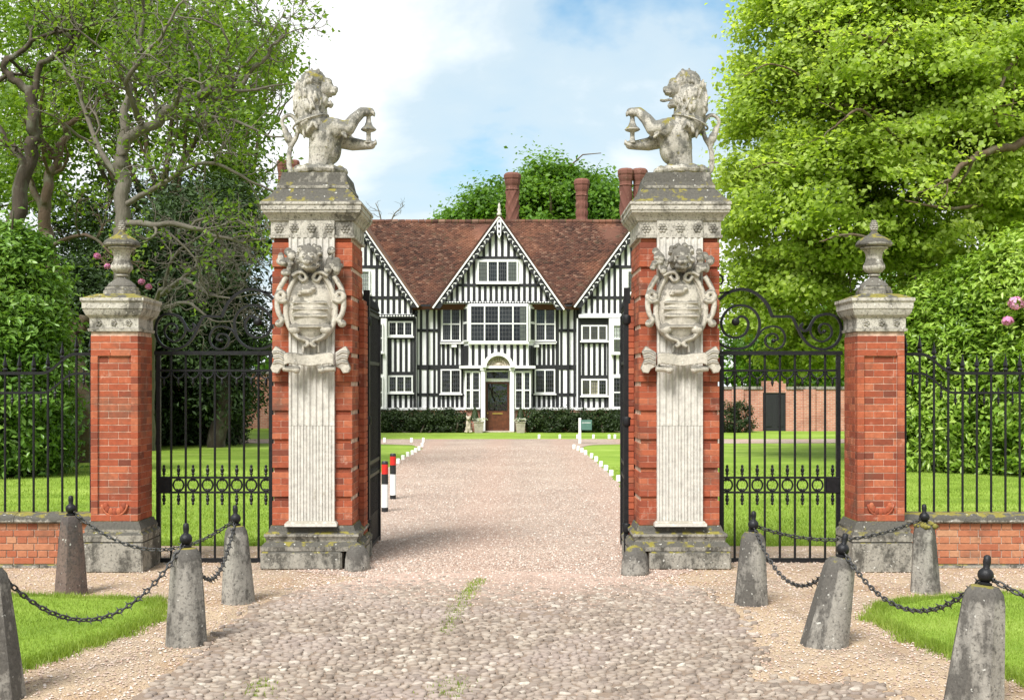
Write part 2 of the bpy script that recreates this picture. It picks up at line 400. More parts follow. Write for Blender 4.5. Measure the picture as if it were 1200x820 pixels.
M['cobble'] = m_cobble()
def m_grass(name, cols, stripes=0.0):
    m, nt, b, o = newmat(name); p = wpos(nt)
    f = noise(nt, p, 1.3, 6, 0.6); g = noise(nt, p, 40, 4, 0.7)
    mp = N(nt, 'ShaderNodeMapping'); mp.inputs['Scale'].default_value = (0.12, 0.6, 1); nt.links.new(p, mp.inputs[0])
    h = noise(nt, mp.outputs[0], 1.0, 4, 0.5)  # long soft bands: dappled shade put into the grass colour
    fac = math_n(nt, 'ADD', math_n(nt, 'ADD', math_n(nt, 'MULTIPLY', f, 0.35), math_n(nt, 'MULTIPLY', g, 0.3)), math_n(nt, 'MULTIPLY', h, 0.5))
    c = ramp(nt, fac, [(0.40, cols[0]), (0.58, cols[1]), (0.76, cols[2])])
    nt.links.new(c, b.inputs['Base Color']); b.inputs['Roughness'].default_value = 0.9; b.inputs['Specular IOR Level'].default_value = 0.15
    bump(nt, b, g, 0.7, 0.03); return m
M['lawn'] = m_grass('lawn_grass', [(0.10, 0.17, 0.018), (0.19, 0.285, 0.034), (0.31, 0.40, 0.085)])
M['blade'] = m_leaf('grass_blade', [(0.13, 0.195, 0.022), (0.22, 0.315, 0.038), (0.36, 0.43, 0.11)], 0.45, 0.6, 1.1)

def sheet(name, poly, z, mat, sub=0.5):
    me = bpy.data.meshes.new(name); me.from_pydata([(x, y, z) for x, y in poly], [], [tuple(range(len(poly)))])
    o = link(name, me, mat); tag(o, kind='structure'); return o
def rough_edge(pts, step=0.35, amp=0.05, seed=1, closed=True):
    r = random.Random(seed); out = []; n = len(pts)
    for i in range(n if closed else n - 1):
        a = Vector(pts[i]); b = Vector(pts[(i + 1) % n]); L = (b - a).length; k = max(1, min(200, int(L / step)))
        nrm = Vector((-(b - a).y, (b - a).x)).normalized() if L else Vector((0, 0))
        for j in range(k):
            q = a.lerp(b, j / k) + nrm * r.uniform(-amp, amp); out.append((q.x, q.y))
    return out
lawn = sheet('lawn', [(-500, -300), (500, -300), (500, 900), (-500, 900)], 0.0, M['lawn'])
sheet('forecourt', [(-40, -25), (40, -25)] + list(reversed(rough_edge([(-40, 14.75), (40, 14.75)], 0.3, 0.04, 5, False) + [(40, 14.75)])), 0.004, M['forecourt'])
DRV = rough_edge([(-2.3, 12.75), (-1.2, 12.2), (0.2, 12.5), (1.5, 12.25), (2.0, 12.8), (2.12, 23), (2.2, 31), (2.0, 37), (2.6, 39.2), (4.5, 40.2), (16, 40.6), (16, 43.4), (-16, 43.4), (-16, 40.6), (-5.5, 40.2), (-3.3, 39.2), (-2.75, 37), (-2.95, 31), (-2.9, 23)], 0.4, 0.045, 3)
sheet('drive', DRV, 0.008, M['gravel'])

def in_poly(x, y, poly):
    x = np.asarray(x); y = np.asarray(y); ins = np.zeros(x.shape, bool); n = len(poly); j = n - 1
    for i in range(n):
        xi, yi = poly[i]; xj, yj = poly[j]
        c = ((yi > y) != (yj > y)) & (x < (xj - xi) * (y - yi) / (yj - yi + 1e-12) + xi)
        ins ^= c; j = i
    return ins

# cobbled apron: 300 stones as parts, the rest joined
APR = rough_edge([(-2.35, 5.2), (2.2, 5.2), (2.45, 7.9), (1.5, 8.0), (1.75, 8.6), (1.9, 9.4), (1.92, 10.6), (1.8, 11.6), (1.3, 12.35), (0.0, 12.75), (-1.3, 12.55), (-2.05, 11.7), (-2.3, 10.4), (-2.28, 9.0), (-2.35, 7.6)], 0.3, 0.06, 8)
apron = sheet('cobbled_apron', APR, 0.012, M['bed'])
def cobble_verts(k):
    r = np.random.default_rng(k); V = []; Fc = []; n = 8
    for q, (rr, z) in enumerate(((1.0, 0.0), (0.97, 0.55), (0.72, 0.93))):
        for i in range(n):
            a = 2 * PI * i / n + 0.2 * q; w = rr * (1 + r.uniform(-0.13, 0.13)); V.append((w * math.cos(a) * 0.5, w * math.sin(a) * 0.5, z + (r.uniform(-0.08, 0.08) if q else 0)))
    V.append((r.uniform(-.05, .05), r.uniform(-.05, .05), 1.0)); tx, ty = r.uniform(-.7, .7), r.uniform(-.9, .3); V = [(a, b, c + (tx * a + ty * b if c > 0.2 else 0)) for a, b, c in V]
    for q in range(2):
        for i in range(n): Fc.append((n*q+i, n*q+(i+1) % n, n*q+n+(i+1) % n, n*q+n+i))
    for i in range(n): Fc.append((2*n+i, 2*n+(i+1) % n, 3*n))
    return np.array(V), Fc
CB = [cobble_verts(k) for k in range(10)]
cob = []
yy = 5.35; row = 0
while yy < 12.7:
    d = 0.054 + 0.008 * math.sin(row * 1.7); xx = -2.4 + 0.05 * (row % 2)
    while xx < 2.5:
        w = rng.uniform(0.045, 0.095); cx = xx + w / 2 + rng.normal(0, 0.008); cy = yy + rng.normal(0, 0.014) + 0.03 * math.sin(cx * 2.1 + 0.5)
        cob.append((cx, cy, w * 1.02, d * rng.uniform(0.9, 1.25), rng.uniform(0.013, 0.028), rng.uniform(-0.4, 0.4), int(rng.integers(10)))); xx += w
    yy += d * 0.98; row += 1
cob = np.array(cob); keep = in_poly(cob[:, 0] + rng.normal(0, .10, len(cob)), cob[:, 1] + rng.normal(0, .10, len(cob)), APR)
fade = np.clip((cob[:, 1] - 10.2) / 2.6 + 0.22 * np.sin(cob[:, 0] * 2.2 + 1) , 0, 0.92); keep &= rng.random(len(cob)) > np.maximum(fade, 0.03); cob = cob[keep]
cob[:, 4] *= 1 - 0.55 * np.clip((cob[:, 1] - 10) / 2.5, 0, 1)
vis = np.where((cob[:, 1] > 7.75) & (np.abs(cob[:, 0]) < cob[:, 1] * 0.42))[0]
near = set(vis[np.argsort(cob[vis, 1])][:300].tolist())
cmesh = []
for V, Fc in CB:
    me = bpy.data.meshes.new('cobble'); me.from_pydata([tuple(v) for v in V], [], Fc); me.polygons.foreach_set('use_smooth', [True] * len(Fc)); me.materials.append(M['cobble']); cmesh.append(me)
vv, ff = [], []; nb = 0
for i, (x, y, w, d, h, a, k) in enumerate(cob):
    k = int(k); V, Fc = CB[k]
    if i in near:
        o = link('cobble', cmesh[k], None, apron, (x, y, 0.005)); o.scale = (w, d, h); o.rotation_euler = (0, 0, a)
    else:
        ca, sa = math.cos(a), math.sin(a); q = V * np.array([w, d, h])
        vv.append(np.stack([x + q[:, 0]*ca - q[:, 1]*sa, y + q[:, 0]*sa + q[:, 1]*ca, 0.005 + q[:, 2]], 1))
        for f in Fc: ff.append(tuple(t + nb for t in f))
        nb += len(V)
fl = [t for f in ff for t in f]
tag(link('cobbles', np_mesh('cobbles', np.concatenate(vv), fl, [len(f) for f in ff], True), M['cobble'], apron), kind='stuff')

# loose pebbles on the forecourt and the drive
def pebbles(name, n, sampler, smin, smax, mat, parent=None):
    p = sampler(n); n = len(p); s = rng.uniform(smin, smax, n) ** 1.0
    a = rng.uniform(0, 2 * PI, n); V = np.zeros((n, 6, 3))
    for i in range(5):
        ang = a + 2 * PI * i / 5; rr = s * rng.uniform(0.4, 0.65, n)
        V[:, i, 0] = p[:, 0] + rr * np.cos(ang); V[:, i, 1] = p[:, 1] + rr * np.sin(ang); V[:, i, 2] = p[:, 2] + s * rng.uniform(0, 0.2, n)
    V[:, 5, 0] = p[:, 0] + rng.normal(0, .1, n) * s; V[:, 5, 1] = p[:, 1] + rng.normal(0, .1, n) * s; V[:, 5, 2] = p[:, 2] + s * rng.uniform(0.3, 0.6, n)
    base = (np.arange(n) * 6)[:, None, None]; tri = np.array([[i, (i + 1) % 5, 5] for i in range(5)])[None]
    Fc = (base + tri).reshape(-1); 
    return link(name, np_mesh(name, V.reshape(-1, 3), Fc, np.full(n * 5, 3)), mat, parent)
def m_pebble():
    m, nt, b, o = newmat('loose_stone'); r = rnd(nt)
    c = ramp(nt, r, [(0, (0.20, 0.13, 0.095)), (0.25, (0.37, 0.27, 0.21)), (0.5, (0.48, 0.385, 0.315)), (0.75, (0.34, 0.215, 0.155)), (1, (0.64, 0.57, 0.50))])
    nt.links.new(c, b.inputs['Base Color']); b.inputs['Roughness'].default_value = 0.85; return m
M['pebble'] = m_pebble()
VL = rough_edge([(-9, 11.25), (-4.8, 11.2), (-3.3, 10.95), (-3.1, 10.6), (-3.0, 10.1), (-3.1, 9.5), (-3.4, 8.6), (-3.75, 7.4), (-4.3, 6), (-9, 6)], 0.18, 0.035, 21)
VR = rough_edge([(3.06, 10.1), (3.22, 10.55), (3.6, 10.95), (4.8, 11.3), (9, 11.4), (9, 6), (3.75, 6), (3.45, 7.9), (3.14, 9.1)], 0.18, 0.035, 22)
def peb_fore(n):
    y = 6.5 + 8.0 * rng.random(n) ** 0.8; x = rng.uniform(-0.47, 0.47, n) * y
    k = ~(in_poly(x, y, VL) | in_poly(x, y, VR)); ina = in_poly(x, y, APR); k &= ~(ina & (rng.random(n) > np.clip((y - 10.0) / 2.2, 0.10, 0.9)))
    x, y = x[k], y[k]; return np.stack([x, y, np.full(len(x), 0.008)], 1)
def peb_drive(n):
    y = 10.4 + 28 * rng.random(n) ** 1.8; x = rng.uniform(-3.0, 2.2, n); k = in_poly(x, y, DRV) | ((y < 12.9) & (x > -2.1) & (x < 1.75) & (rng.random(n) < (y - 10.3) / 2.3)); x, y = x[k], y[k]
    return np.stack([x, y, np.full(len(x), 0.008)], 1)
tag(pebbles('loose_gravel', 52000, peb_fore, 0.007, 0.024, M['pebble']), 'loose pale stones strewn over the sandy forecourt', 'gravel', kind='stuff')
tag(pebbles('drive_gravel', 72000, peb_drive, 0.010, 0.028, M['pebble']), 'loose pinkish stones covering the drive between the lawns', 'gravel', kind='stuff')

# verges and grass blades
def mound(name, poly, z0, z1, mat, inset=0.16):
    cx = sum(p[0] for p in poly) / len(poly); cy = sum(p[1] for p in poly) / len(poly); n = len(poly)
    V = [(x, y, z0) for x, y in poly]
    for x, y in poly:
        d = Vector((cx - x, cy - y)); L = d.length; d = d / L * min(inset, L * 0.4); V.append((x + d.x, y + d.y, z1))
    Fc = [(i, (i + 1) % n, n + (i + 1) % n, n + i) for i in range(n)] + [tuple(range(n, 2 * n))]
    me = bpy.data.meshes.new(name); me.from_pydata(V, [], Fc); o = link(name, me, mat); tag(o, kind='structure'); return o
mound('verge_left', VL, 0.002, 0.045, M['lawn']); mound('verge_right', VR, 0.002, 0.045, M['lawn'])
def blades(name, p, h0, h1, w, mat):
    n = len(p); a = rng.uniform(0, 2 * PI, n); h = rng.uniform(h0, h1, n); lean = rng.normal(0, 0.35, (n, 2)) * h[:, None]
    V = np.zeros((n, 3, 3)); dx = np.cos(a) * w; dy = np.sin(a) * w
    V[:, 0] = p + np.stack([dx, dy, 0 * dx], 1); V[:, 1] = p - np.stack([dx, dy, 0 * dx], 1)
    V[:, 2] = p + np.stack([lean[:, 0], lean[:, 1], h], 1)
    return link(name, np_mesh(name, V.reshape(-1, 3), np.arange(n * 3), np.full(n, 3)), mat)
def sample_poly(poly, n, x0, x1, y0, y1):
    x = rng.uniform(x0, x1, n); y = rng.uniform(y0, y1, n); k = in_poly(x, y, poly); return x[k], y[k]
for nm, poly, xr, lab in (('verge_grass', VL, (-5.6, -2.9), 'short mown grass of the left-hand verge inside the chains'), ('verge_grass', VR, (3.0, 5.6), 'short mown grass of the right-hand verge inside the chains')):
    x, y = sample_poly(poly, 60000, xr[0], xr[1], 7.4, 11.6)
    tag(blades(nm, np.stack([x, y, np.full(len(x), 0.035)], 1), 0.012, 0.042, 0.0035, M['blade']), lab, 'grass', kind='stuff')
    pe = np.array(poly); pe = pe[(pe[:, 1] > 7.3) & (np.abs(pe[:, 0]) < 5.5)]
    q = np.repeat(pe, 260, 0) + rng.normal(0, 0.055, (len(pe) * 260, 2))
    tag(blades('verge_edge_grass', np.column_stack([q, np.full(len(q), 0.008)]), 0.03, 0.075, 0.004, M['blade']), lab.replace('short mown', 'longer ragged').replace('verge inside', 'verge edge along'), 'grass', kind='stuff')
y = 14.75 + 14 * rng.random(150000) ** 1.6; x = rng.uniform(-0.5, 0.5, len(y)) * y; k = ~in_poly(x, y, [(a * 1.0, b) for a, b in DRV]); x, y = x[k], y[k]
tag(blades('lawn_grass', np.stack([x, y, np.zeros(len(x))], 1), 0.015, 0.05, 0.006, M['blade']), 'mown lawn grass behind the railings', 'grass', kind='stuff')
# moss and grass in the joints of the apron
def tuft_line(pts, n, spread):
    c = [Vector(p) for p in pts]; out = []
    for _ in range(n):
        t = rng.random() * (len(c) - 1); i = int(t); q = c[i].lerp(c[min(i + 1, len(c) - 1)], t - i); out.append((q.x + rng.normal(0, spread), q.y + rng.normal(0, spread), 0.012))
    return np.array(out)
tl = np.concatenate([tuft_line([G(562, 680), G(545, 700), G(520, 745)], 900, 0.045), tuft_line([G(310, 800), G(300, 818)], 250, 0.06), tuft_line([G(535, 800), G(520, 818)], 250, 0.07)])
tag(blades('joint_grass', tl, 0.012, 0.035, 0.004, M['blade']), 'thin grass sprouting between the cobbles', 'grass', kind='stuff')
# ------------------------------------------------------------------ gate piers
def remesh_obj(mb, name, vox, smooth_it=2, disp=None):
    me = mb.mesh(name, False); o = bpy.data.objects.new(name, me); COL.objects.link(o)
    r = o.modifiers.new('r', 'REMESH'); r.mode = 'VOXEL'; r.voxel_size = vox; r.use_smooth_shade = True
    if smooth_it:
        s = o.modifiers.new('s', 'SMOOTH'); s.iterations = smooth_it; s.factor = 0.5
    dg = bpy.context.evaluated_depsgraph_get(); m2 = bpy.data.meshes.new_from_object(o.evaluated_get(dg))
    bpy.data.objects.remove(o); bpy.data.meshes.remove(me)
    m2.polygons.foreach_set('use_smooth', [True] * len(m2.polygons)); m2.name = name
    return m2

def brick_course(put, x0, x1, z0, z1, off, L, joint=0.005):
    """lay one course from x0 to x1"""
    x = x0 - off; 
    while x < x1 - 1e-4:
        a = max(x, x0); b = min(x + L, x1)
        if b - a > 0.03: put(a + joint / 2, b - joint / 2, z0 + joint / 2, z1 - joint / 2)
        x += L
class Bricks:
    """bricks as objects of their own up to a limit, the rest joined"""
    def __init__(s, parent, mat, limit=290): s.p = parent; s.m = mat; s.lim = limit; s.k = 0; s.mb = MB()
    def put(s, x0, x1, y0, y1, z0, z1, single=True):
        if single and s.k < s.lim:
            me = brick_mesh(x1 - x0, y1 - y0, z1 - z0, s.m)
            link('brick', me, None, s.p, ((x0+x1)/2, (y0+y1)/2, (z0+z1)/2)); s.k += 1
        else: s.mb.cbox(x0, x1, y0, y1, z0, z1, 0.003)
    def done(s, name='brickwork'):
        if s.mb.v: tag(s.mb.build(name, s.m, s.p), kind='stuff')

def spiral(c, r0, r1, a0, turns, n=28):
    return [(c[0] + (r0 + (r1 - r0) * t) * math.cos(a0 + turns * 2 * PI * t), c[1] + (r0 + (r1 - r0) * t) * math.sin(a0 + turns * 2 * PI * t)) for t in [i / n for i in range(n + 1)]]

def carved_shield(kind):
    """cartouche on the pilaster face; local: x right, y out (front is -y), z up; origin at shield centre"""
    s = 1 / 4.555 / 108.1                     # zoomed photo pixel to metres
    def q(zx, zy, w=0): return Vector(((zx - 258) * s, -w * s, (420 - zy) * s))
    mb = MB(); r = random.Random(5 + kind)
    mb.ball(q(258, 415, 0), (140*s, 30*s, 196*s), 28, 14); mb.ball(q(258, 415, 0), (118*s, 62*s, 185*s), 28, 18)                       # domed field
    for zy in (392, 425, 460, 518): mb.ball(q(258, zy, 50), ((108 - abs(zy-425)*0.22)*s, 14*s, (9 if zy != 460 else 14)*s), 20, 8)  # bars
    mb.ball(q(240, 330, 58), (42*s, 22*s, 24*s), 12, 8); mb.ball(q(275, 318, 62), (18*s, 14*s, 16*s), 10, 6); mb.ball(q(212, 345, 55), (22*s, 12*s, 12*s), 8, 6)
    rim = []
    for i in range(48):
        a = 2 * PI * i / 48; rim.append(q(258 + 132 * math.cos(a), 415 - 190 * math.sin(a) + 12 * math.cos(2*a), 22))
    mb.tube(rim, 15 * s, 8, True)
    for sg in (-1, 1):
        path = [q(258 + sg * x, z, 36) for x, z in spiral((152, 355), 32, 6, 2.6, -1.4, 26)]
        mb.tube(path, [15*s] * len(path), 8)
        mb.tube(catmull([q(258 + sg * x, z, 30) for x, z in ((125, 250), (150, 290), (168, 330), (176, 400), (166, 450), (150, 480), (172, 505))]), 15 * s, 8)
        mb.ball(q(258 + sg * 166, 500, 24), (24*s, 18*s, 22*s), 10, 7)
        mb.tube(catmull([q(258 + sg * x, z, 45) for x, z in ((60, 250), (40, 275), (18, 262), (30, 235), (62, 232), (95, 250))]), 11 * s, 8)
        mb.ball(q(258 + sg * 82, 530, 40), (34*s, 22*s, 30*s), 10, 7)
        mb.tube(catmull([q(258 + sg * x, z, 40) for x, z in ((95, 540), (60, 575), (20, 590), (12, 610), (30, 622))]), 13 * s, 8)
        mb.tube([q(258 + sg * 38, 600, 20), q(258 + sg * 42, 655, 20)], 9 * s, 6)
    body = mb
    cr = MB()
    cr.ball(q(256, 150, 52), (56*s, 52*s, 60*s), 18, 12); cr.ball(q(256, 178, 98), (30*s, 24*s, 24*s), 12, 8); cr.ball(q(256, 205, 80), (40*s, 26*s, 20*s), 12, 8)
    for sg in (-1, 1):
        cr.ball(q(256 + sg * 22, 150, 100), (11*s, 8*s, 8*s), 8, 6); cr.ball(q(256 + sg * 50, 108, 50), (16*s, 16*s, 20*s), 8, 6)
        for k in range(13):
            a = r.uniform(0, 2 * PI); d = r.uniform(0.2, 1)
            cr.ball(q(256 + sg * (118 + 42 * d * math.cos(a)), 175 + 62 * d * math.sin(a), r.uniform(18, 48)), (r.uniform(14, 26)*s, r.uniform(12, 20)*s, r.uniform(16, 30)*s), 8, 6)
    for k in range(46):
        a = r.uniform(0, 2 * PI); cr.ball(q(256 + 62 * math.cos(a), 150 + 62 * math.sin(a), r.uniform(20, 75)), (r.uniform(9, 15)*s,)*3, 6, 5)
    bn = MB()                                                                    # ribbon
    top = [(128, 668), (150, 660), (200, 664), (258, 672), (316, 664), (366, 660), (388, 668)]
    pts = [q(x, z + 24, 62 - 18 * math.cos((x - 258) / 130 * PI)) for x, z in top]; pts = catmull(pts, 5)
    for i in range(len(pts) - 1):
        a, b = pts[i], pts[i+1]; h = 30 * s; t = 14 * s
        bn.add([a+Vector((0,-t,-h)), b+Vector((0,-t,-h)), b+Vector((0,-t,h)), a+Vector((0,-t,h)), a+Vector((0,t,-h)), b+Vector((0,t,-h)), b+Vector((0,t,h)), a+Vector((0,t,h))],
               [(0,1,2,3),(5,4,7,6),(0,4,5,1),(3,2,6,7),(0,3,7,4),(1,5,6,2)])
    for sg in (-1, 1):
        bn.tube([q(258 + sg * 70, 742, 70), q(258 + sg * 138, 738, 70)], 17 * s, 8); bn.ball(q(258 + sg * 66, 744, 74), 22 * s, 10, 7)
        tail = [(132, 652), (185, 618), (205, 648), (192, 690), (212, 735), (200, 760), (172, 764), (160, 742), (132, 728)]; tp = [q(258 + sg * x, z) for x, z in tail]
        bn.prism([(v.x, v.z) for v in (tp if sg > 0 else tp[::-1])], -34 * s, 6 * s)
        for k in range(3): bn.tube(catmull([q(258 + sg * x, z, 34) for x, z in ((140, 668 + 24 * k), (165, 652 + 26 * k), (198, 655 + 28 * k))], 4), 6 * s, 6)
    return remesh_obj(body, 'shield', 0.0065, 1), remesh_obj(cr, 'crest', 0.0065, 1), remesh_obj(bn, 'scroll_banner', 0.0065, 1)

YF = 12.95; SP = F / YF
def zz(py, Y=YF): return PZ(py, Y)
def large_pier(cx, sgn, label, kind):
    """sgn = +1: the drive lies on the +x side"""
    hw, dep = 0.435, 0.88; yc = YF + dep / 2
    t = thing('gate_pier', label, 'pier', (cx, yc, 0), 0, 'tall brick gate piers beside the drive'); y0 = -dep / 2
    # plinth and base moulding
    xa, xb = (-hw - 0.11, hw - 0.10) if sgn > 0 else (-hw + 0.10, hw + 0.11)
    MB().cbox(xa, xb, y0-0.11, -y0+0.10, 0, 0.205, 0.02).build('plinth', M['stone_dark'], t)
    xa, xb = (hw - 0.098, hw + 0.10) if sgn > 0 else (-hw - 0.10, -hw + 0.098)
    MB().cbox(xa, xb, y0+0.06, -y0+0.095, 0, 0.203, 0.02).build('plinth', M['stone_dark'], t)
    MB().stack(0, 0, [(0.10, 0.205), (0.105, 0.25), (0.07, 0.29), (0.05, 0.30), (0.055, 0.33), (0.075, 0.36), (0.075, 0.385), (0.035, 0.41), (0.012, 0.47)], hw, -y0).build('base_moulding', M['stone_dark'], t, 25)
    pw = 0.246
    pl = MB(); pl.stack(0, y0 - 0.02, [(0.035, 0.47), (0.035, 0.50), (0.012, 0.525)], pw, 0.06); pl.build('pilaster_base', M['stone_pil'], t)
    # core and rusticated brick
    MB().box(-hw+0.012, hw-0.012, y0+0.03, -y0-0.012, 0.47, 3.58).build('core', M['mortar_red'], t)
    mo = MB()
    for k in range(10):
        zt = 0.47 + k * 0.311; mo.box(-hw + .004, hw - .004, y0 + .0035, -y0 - .02, zt + .002, zt + 4 * 0.0665 - .002)
    mo.build('mortar', M['mortar_red'], t)
    B = Bricks(t, M['brick'], 280); per = 0.311; nblk = 10; zb = 0.47; ch = 0.0665
    for k in range(nblk):
        zt = zb + k * per
        for c in range(4):
            z0 = zt + c * ch; z1 = z0 + ch
            for (xa, xb) in ((-hw, -pw), (pw, hw)):
                if (c + k) % 2: B.put(xa + .001, (xa+xb)/2 - .0015, y0, y0 + 0.1, z0 + .0015, z1 - .0015); B.put((xa+xb)/2 + .0015, xb - .001, y0, y0 + 0.1, z0 + .0015, z1 - .0015)
                else: B.put(xa + .001, xb - .001, y0, y0 + 0.1, z0 + .0015, z1 - .0015)
        # groove course, set back
        z0 = zt + 4 * ch; z1 = min(zt + per, 3.58)
        for (xa, xb) in ((-hw + 0.02, -pw), (pw, hw - 0.02)): B.put(xa, xb, y0 + 0.022, y0 + 0.1, z0 + .001, z1 - .001)
    for k in range(nblk):                                                       # sides
        zt = zb + k * per
        for c in range(5):
            z0 = zt + c * ch if c < 4 else zt + 4 * ch; z1 = z0 + ch if c < 4 else min(zt + per, 3.58)
            ins = 0 if c < 4 else 0.02
            for sd_ in (-1, 1):
                xa, xb = (hw - 0.1, hw - ins) if sd_ > 0 else (-hw + ins, -hw + 0.1)
                yy_ = y0 + 0.103
                L = 0.215; yq = yy_ - (0.1 if c % 2 else 0)
                while yq < -y0:
                    a = max(yq, yy_); b = min(yq + L, -y0)
                    if b - a > 0.03: B.put(xa, xb, a + .0015, b - .0015, z0 + .0015, z1 - .0015, single=(sd_ == sgn and b < 0.1))
                    yq += L
    # buttress wing to the drive, with a sloping shoulder, and a low wing on the gate side
    ww = 0.062; W = Bricks(t, M['brick'], 0)
    for k in range(38):
        z0 = 0.30 + k * 0.0725; z1 = z0 + 0.0725; xo = hw + ww
        if z1 > 2.92: xo = hw + ww - (z1 - 2.92) * 0.9
        a, b = (hw + .002, xo) if sgn > 0 else (-xo, -hw - .002)
        if abs(b - a) > 0.02: 
            W.put(a, b, 0.10 + (0.006 if k % 3 == 0 else 0), 0.30, z0 + .003, z1 - .003); W.put(a, b, 0.304, -y0 - 0.02, z0 + .003, z1 - .003)
    a, b = (hw, hw + ww - 0.01) if sgn > 0 else (-hw - ww + 0.01, -hw)
    W.mb.box(a, b, 0.115, -y0 - 0.04, 0.3, 2.95)
    for k in range(27):
        z0 = 0.40 + k * 0.0725; z1 = z0 + 0.0725
        a, b = (-hw - 0.075, -hw - .002) if sgn > 0 else (hw + .002, hw + 0.075)
        W.put(a, b, 0.12, 0.50, z0 + .003, z1 - .003)
    B.mb.add(W.mb.v, W.mb.f); B.done()
    a, b = (-hw - 0.10, -hw + .004) if sgn > 0 else (hw - .004, hw + 0.10)
    MB().cbox(a, b, 0.02, 0.52, 2.358, 2.47, 0.02).build('impost_block', M['stone'], t)
    a, b = (hw - .02, hw + ww + .03) if sgn > 0 else (-hw - ww - .03, -hw + .02)
    MB().cbox(a, b, 0.08, -y0, 0.0, 0.30, 0.02).build('wing_plinth', M['stone_dark'], t)
    # fluted pilaster
    def flutes(z0, z1, cable):
        nf = 7; m = 0.02; w = (2 * pw - m) / nf; pts = [(-pw, y0 - 0.01)]
        for i in range(nf):
            xa = -pw + m / 2 + i * w + 0.012; xb = xa + w - 0.024; pts.append((xa, y0 - 0.05))
            cxx = (xa + xb) / 2; rr = (xb - xa) / 2
            if cable: pts += [(xa + 0.003, y0 - 0.035)] + [(cxx - (rr - 0.008) * math.cos(PI * j / 6), y0 - 0.035 - 0.013 * math.sin(PI * j / 6)) for j in range(1, 6)] + [(xb - 0.003, y0 - 0.035)]
            else: pts += [(cxx - rr * math.cos(PI * j / 6), y0 - 0.05 + 0.95 * rr * math.sin(PI * j / 6)) for j in range(1, 6)]
            pts.append((xb, y0 - 0.05))
        pts.append((pw, y0 - 0.01)); pts = [(pts[0][0], y0 + 0.06)] + [(-pw, y0 - 0.05)] + pts[1:-1] + [(pw, y0 - 0.05), (pw, y0 + 0.06)]
        n = len(pts); V = [(x, y, z0) for x, y in pts] + [(x, y, z1) for x, y in pts]
        Fc = [(i, (i+1) % n, n + (i+1) % n, n + i) for i in range(n)] + [tuple(range(n)), tuple(range(2*n-1, n-1, -1))]
        return V, Fc
    mb = MB(); mb.add(*flutes(0.525, 1.55, True)); mb.build('pilaster_lower', M['stone_pil'], t)
    mb = MB(); mb.add(*flutes(1.553, 3.58, False))
    mb.build('pilaster_upper', M['stone_pil'], t)
    sh, cr, bn = SHIELDS[kind]
    for nm, me in (('shield', sh), ('crest', cr), ('scroll_banner', bn)):
        o = link(nm, me, M['stone_carved'] if nm != 'crest' else M['stone'], t, (0, y0 - 0.055, PZ(362, YF)))
    # entablature: frieze, rosettes, cornice, weathered top
    MB().stack(0, 0, [(0.025, 3.582), (0.03, 3.61), (0.012, 3.615), (0.012, 3.755), (0.03, 3.77)], hw, -y0).build('frieze', M['stone'], t)
    MB().stack(0, y0 + 0.02, [(0.02, 3.582), (0.02, 3.765)], pw - 0.02, 0.04).build('frieze_block', M['stone'], t)
    for x in (-0.36, -0.19, 0, 0.19, 0.36):
        yb = y0 - (0.042 if abs(x) < 0.25 else 0.014)
        rs = MB(); rs.ball((x, yb, 3.685), (0.018, 0.014, 0.018), 8, 6)
        for i in range(6):
            a = PI * i / 3; rs.ball((x + 0.034 * math.cos(a), yb, 3.685 + 0.034 * math.sin(a)), (0.019, 0.012, 0.019), 8, 5)
        rs.build('rosette', M['stone'], t, True)
    MB().stack(0, 0, [(0.03, 3.77), (0.045, 3.80), (0.07, 3.83), (0.09, 3.85), (0.095, 3.875), (0.102, 3.878), (0.102, 3.93), (0.112, 3.935), (0.112, 3.96), (0.10, 3.97)], hw, -y0).build('cornice', M['stone'], t, 20)
    MB().stack(0, 0, [(0.10, 3.97), (0.035, 4.03), (-0.02, 4.10), (-0.05, 4.13)], hw, -y0).build('weathering', M['stone_dark'], t)
    MB().stack(0, 0, [(-0.04, 4.13), (-0.04, 4.16), (-0.065, 4.20), (-0.09, 4.31)], hw, -y0).build('lion_plinth', M['stone_dark'], t)
    return t
SHIELDS = [carved_shield(0), carved_shield(1)]
CXL, CXR = -2.165, 1.815
large_pier(CXL, 1, 'tall red brick gate pier with armorial shield, carrying the lion with snarling open mouth', 0)
large_pier(CXR, -1, 'tall red brick gate pier with armorial shield, carrying the lion with its tongue out', 1)

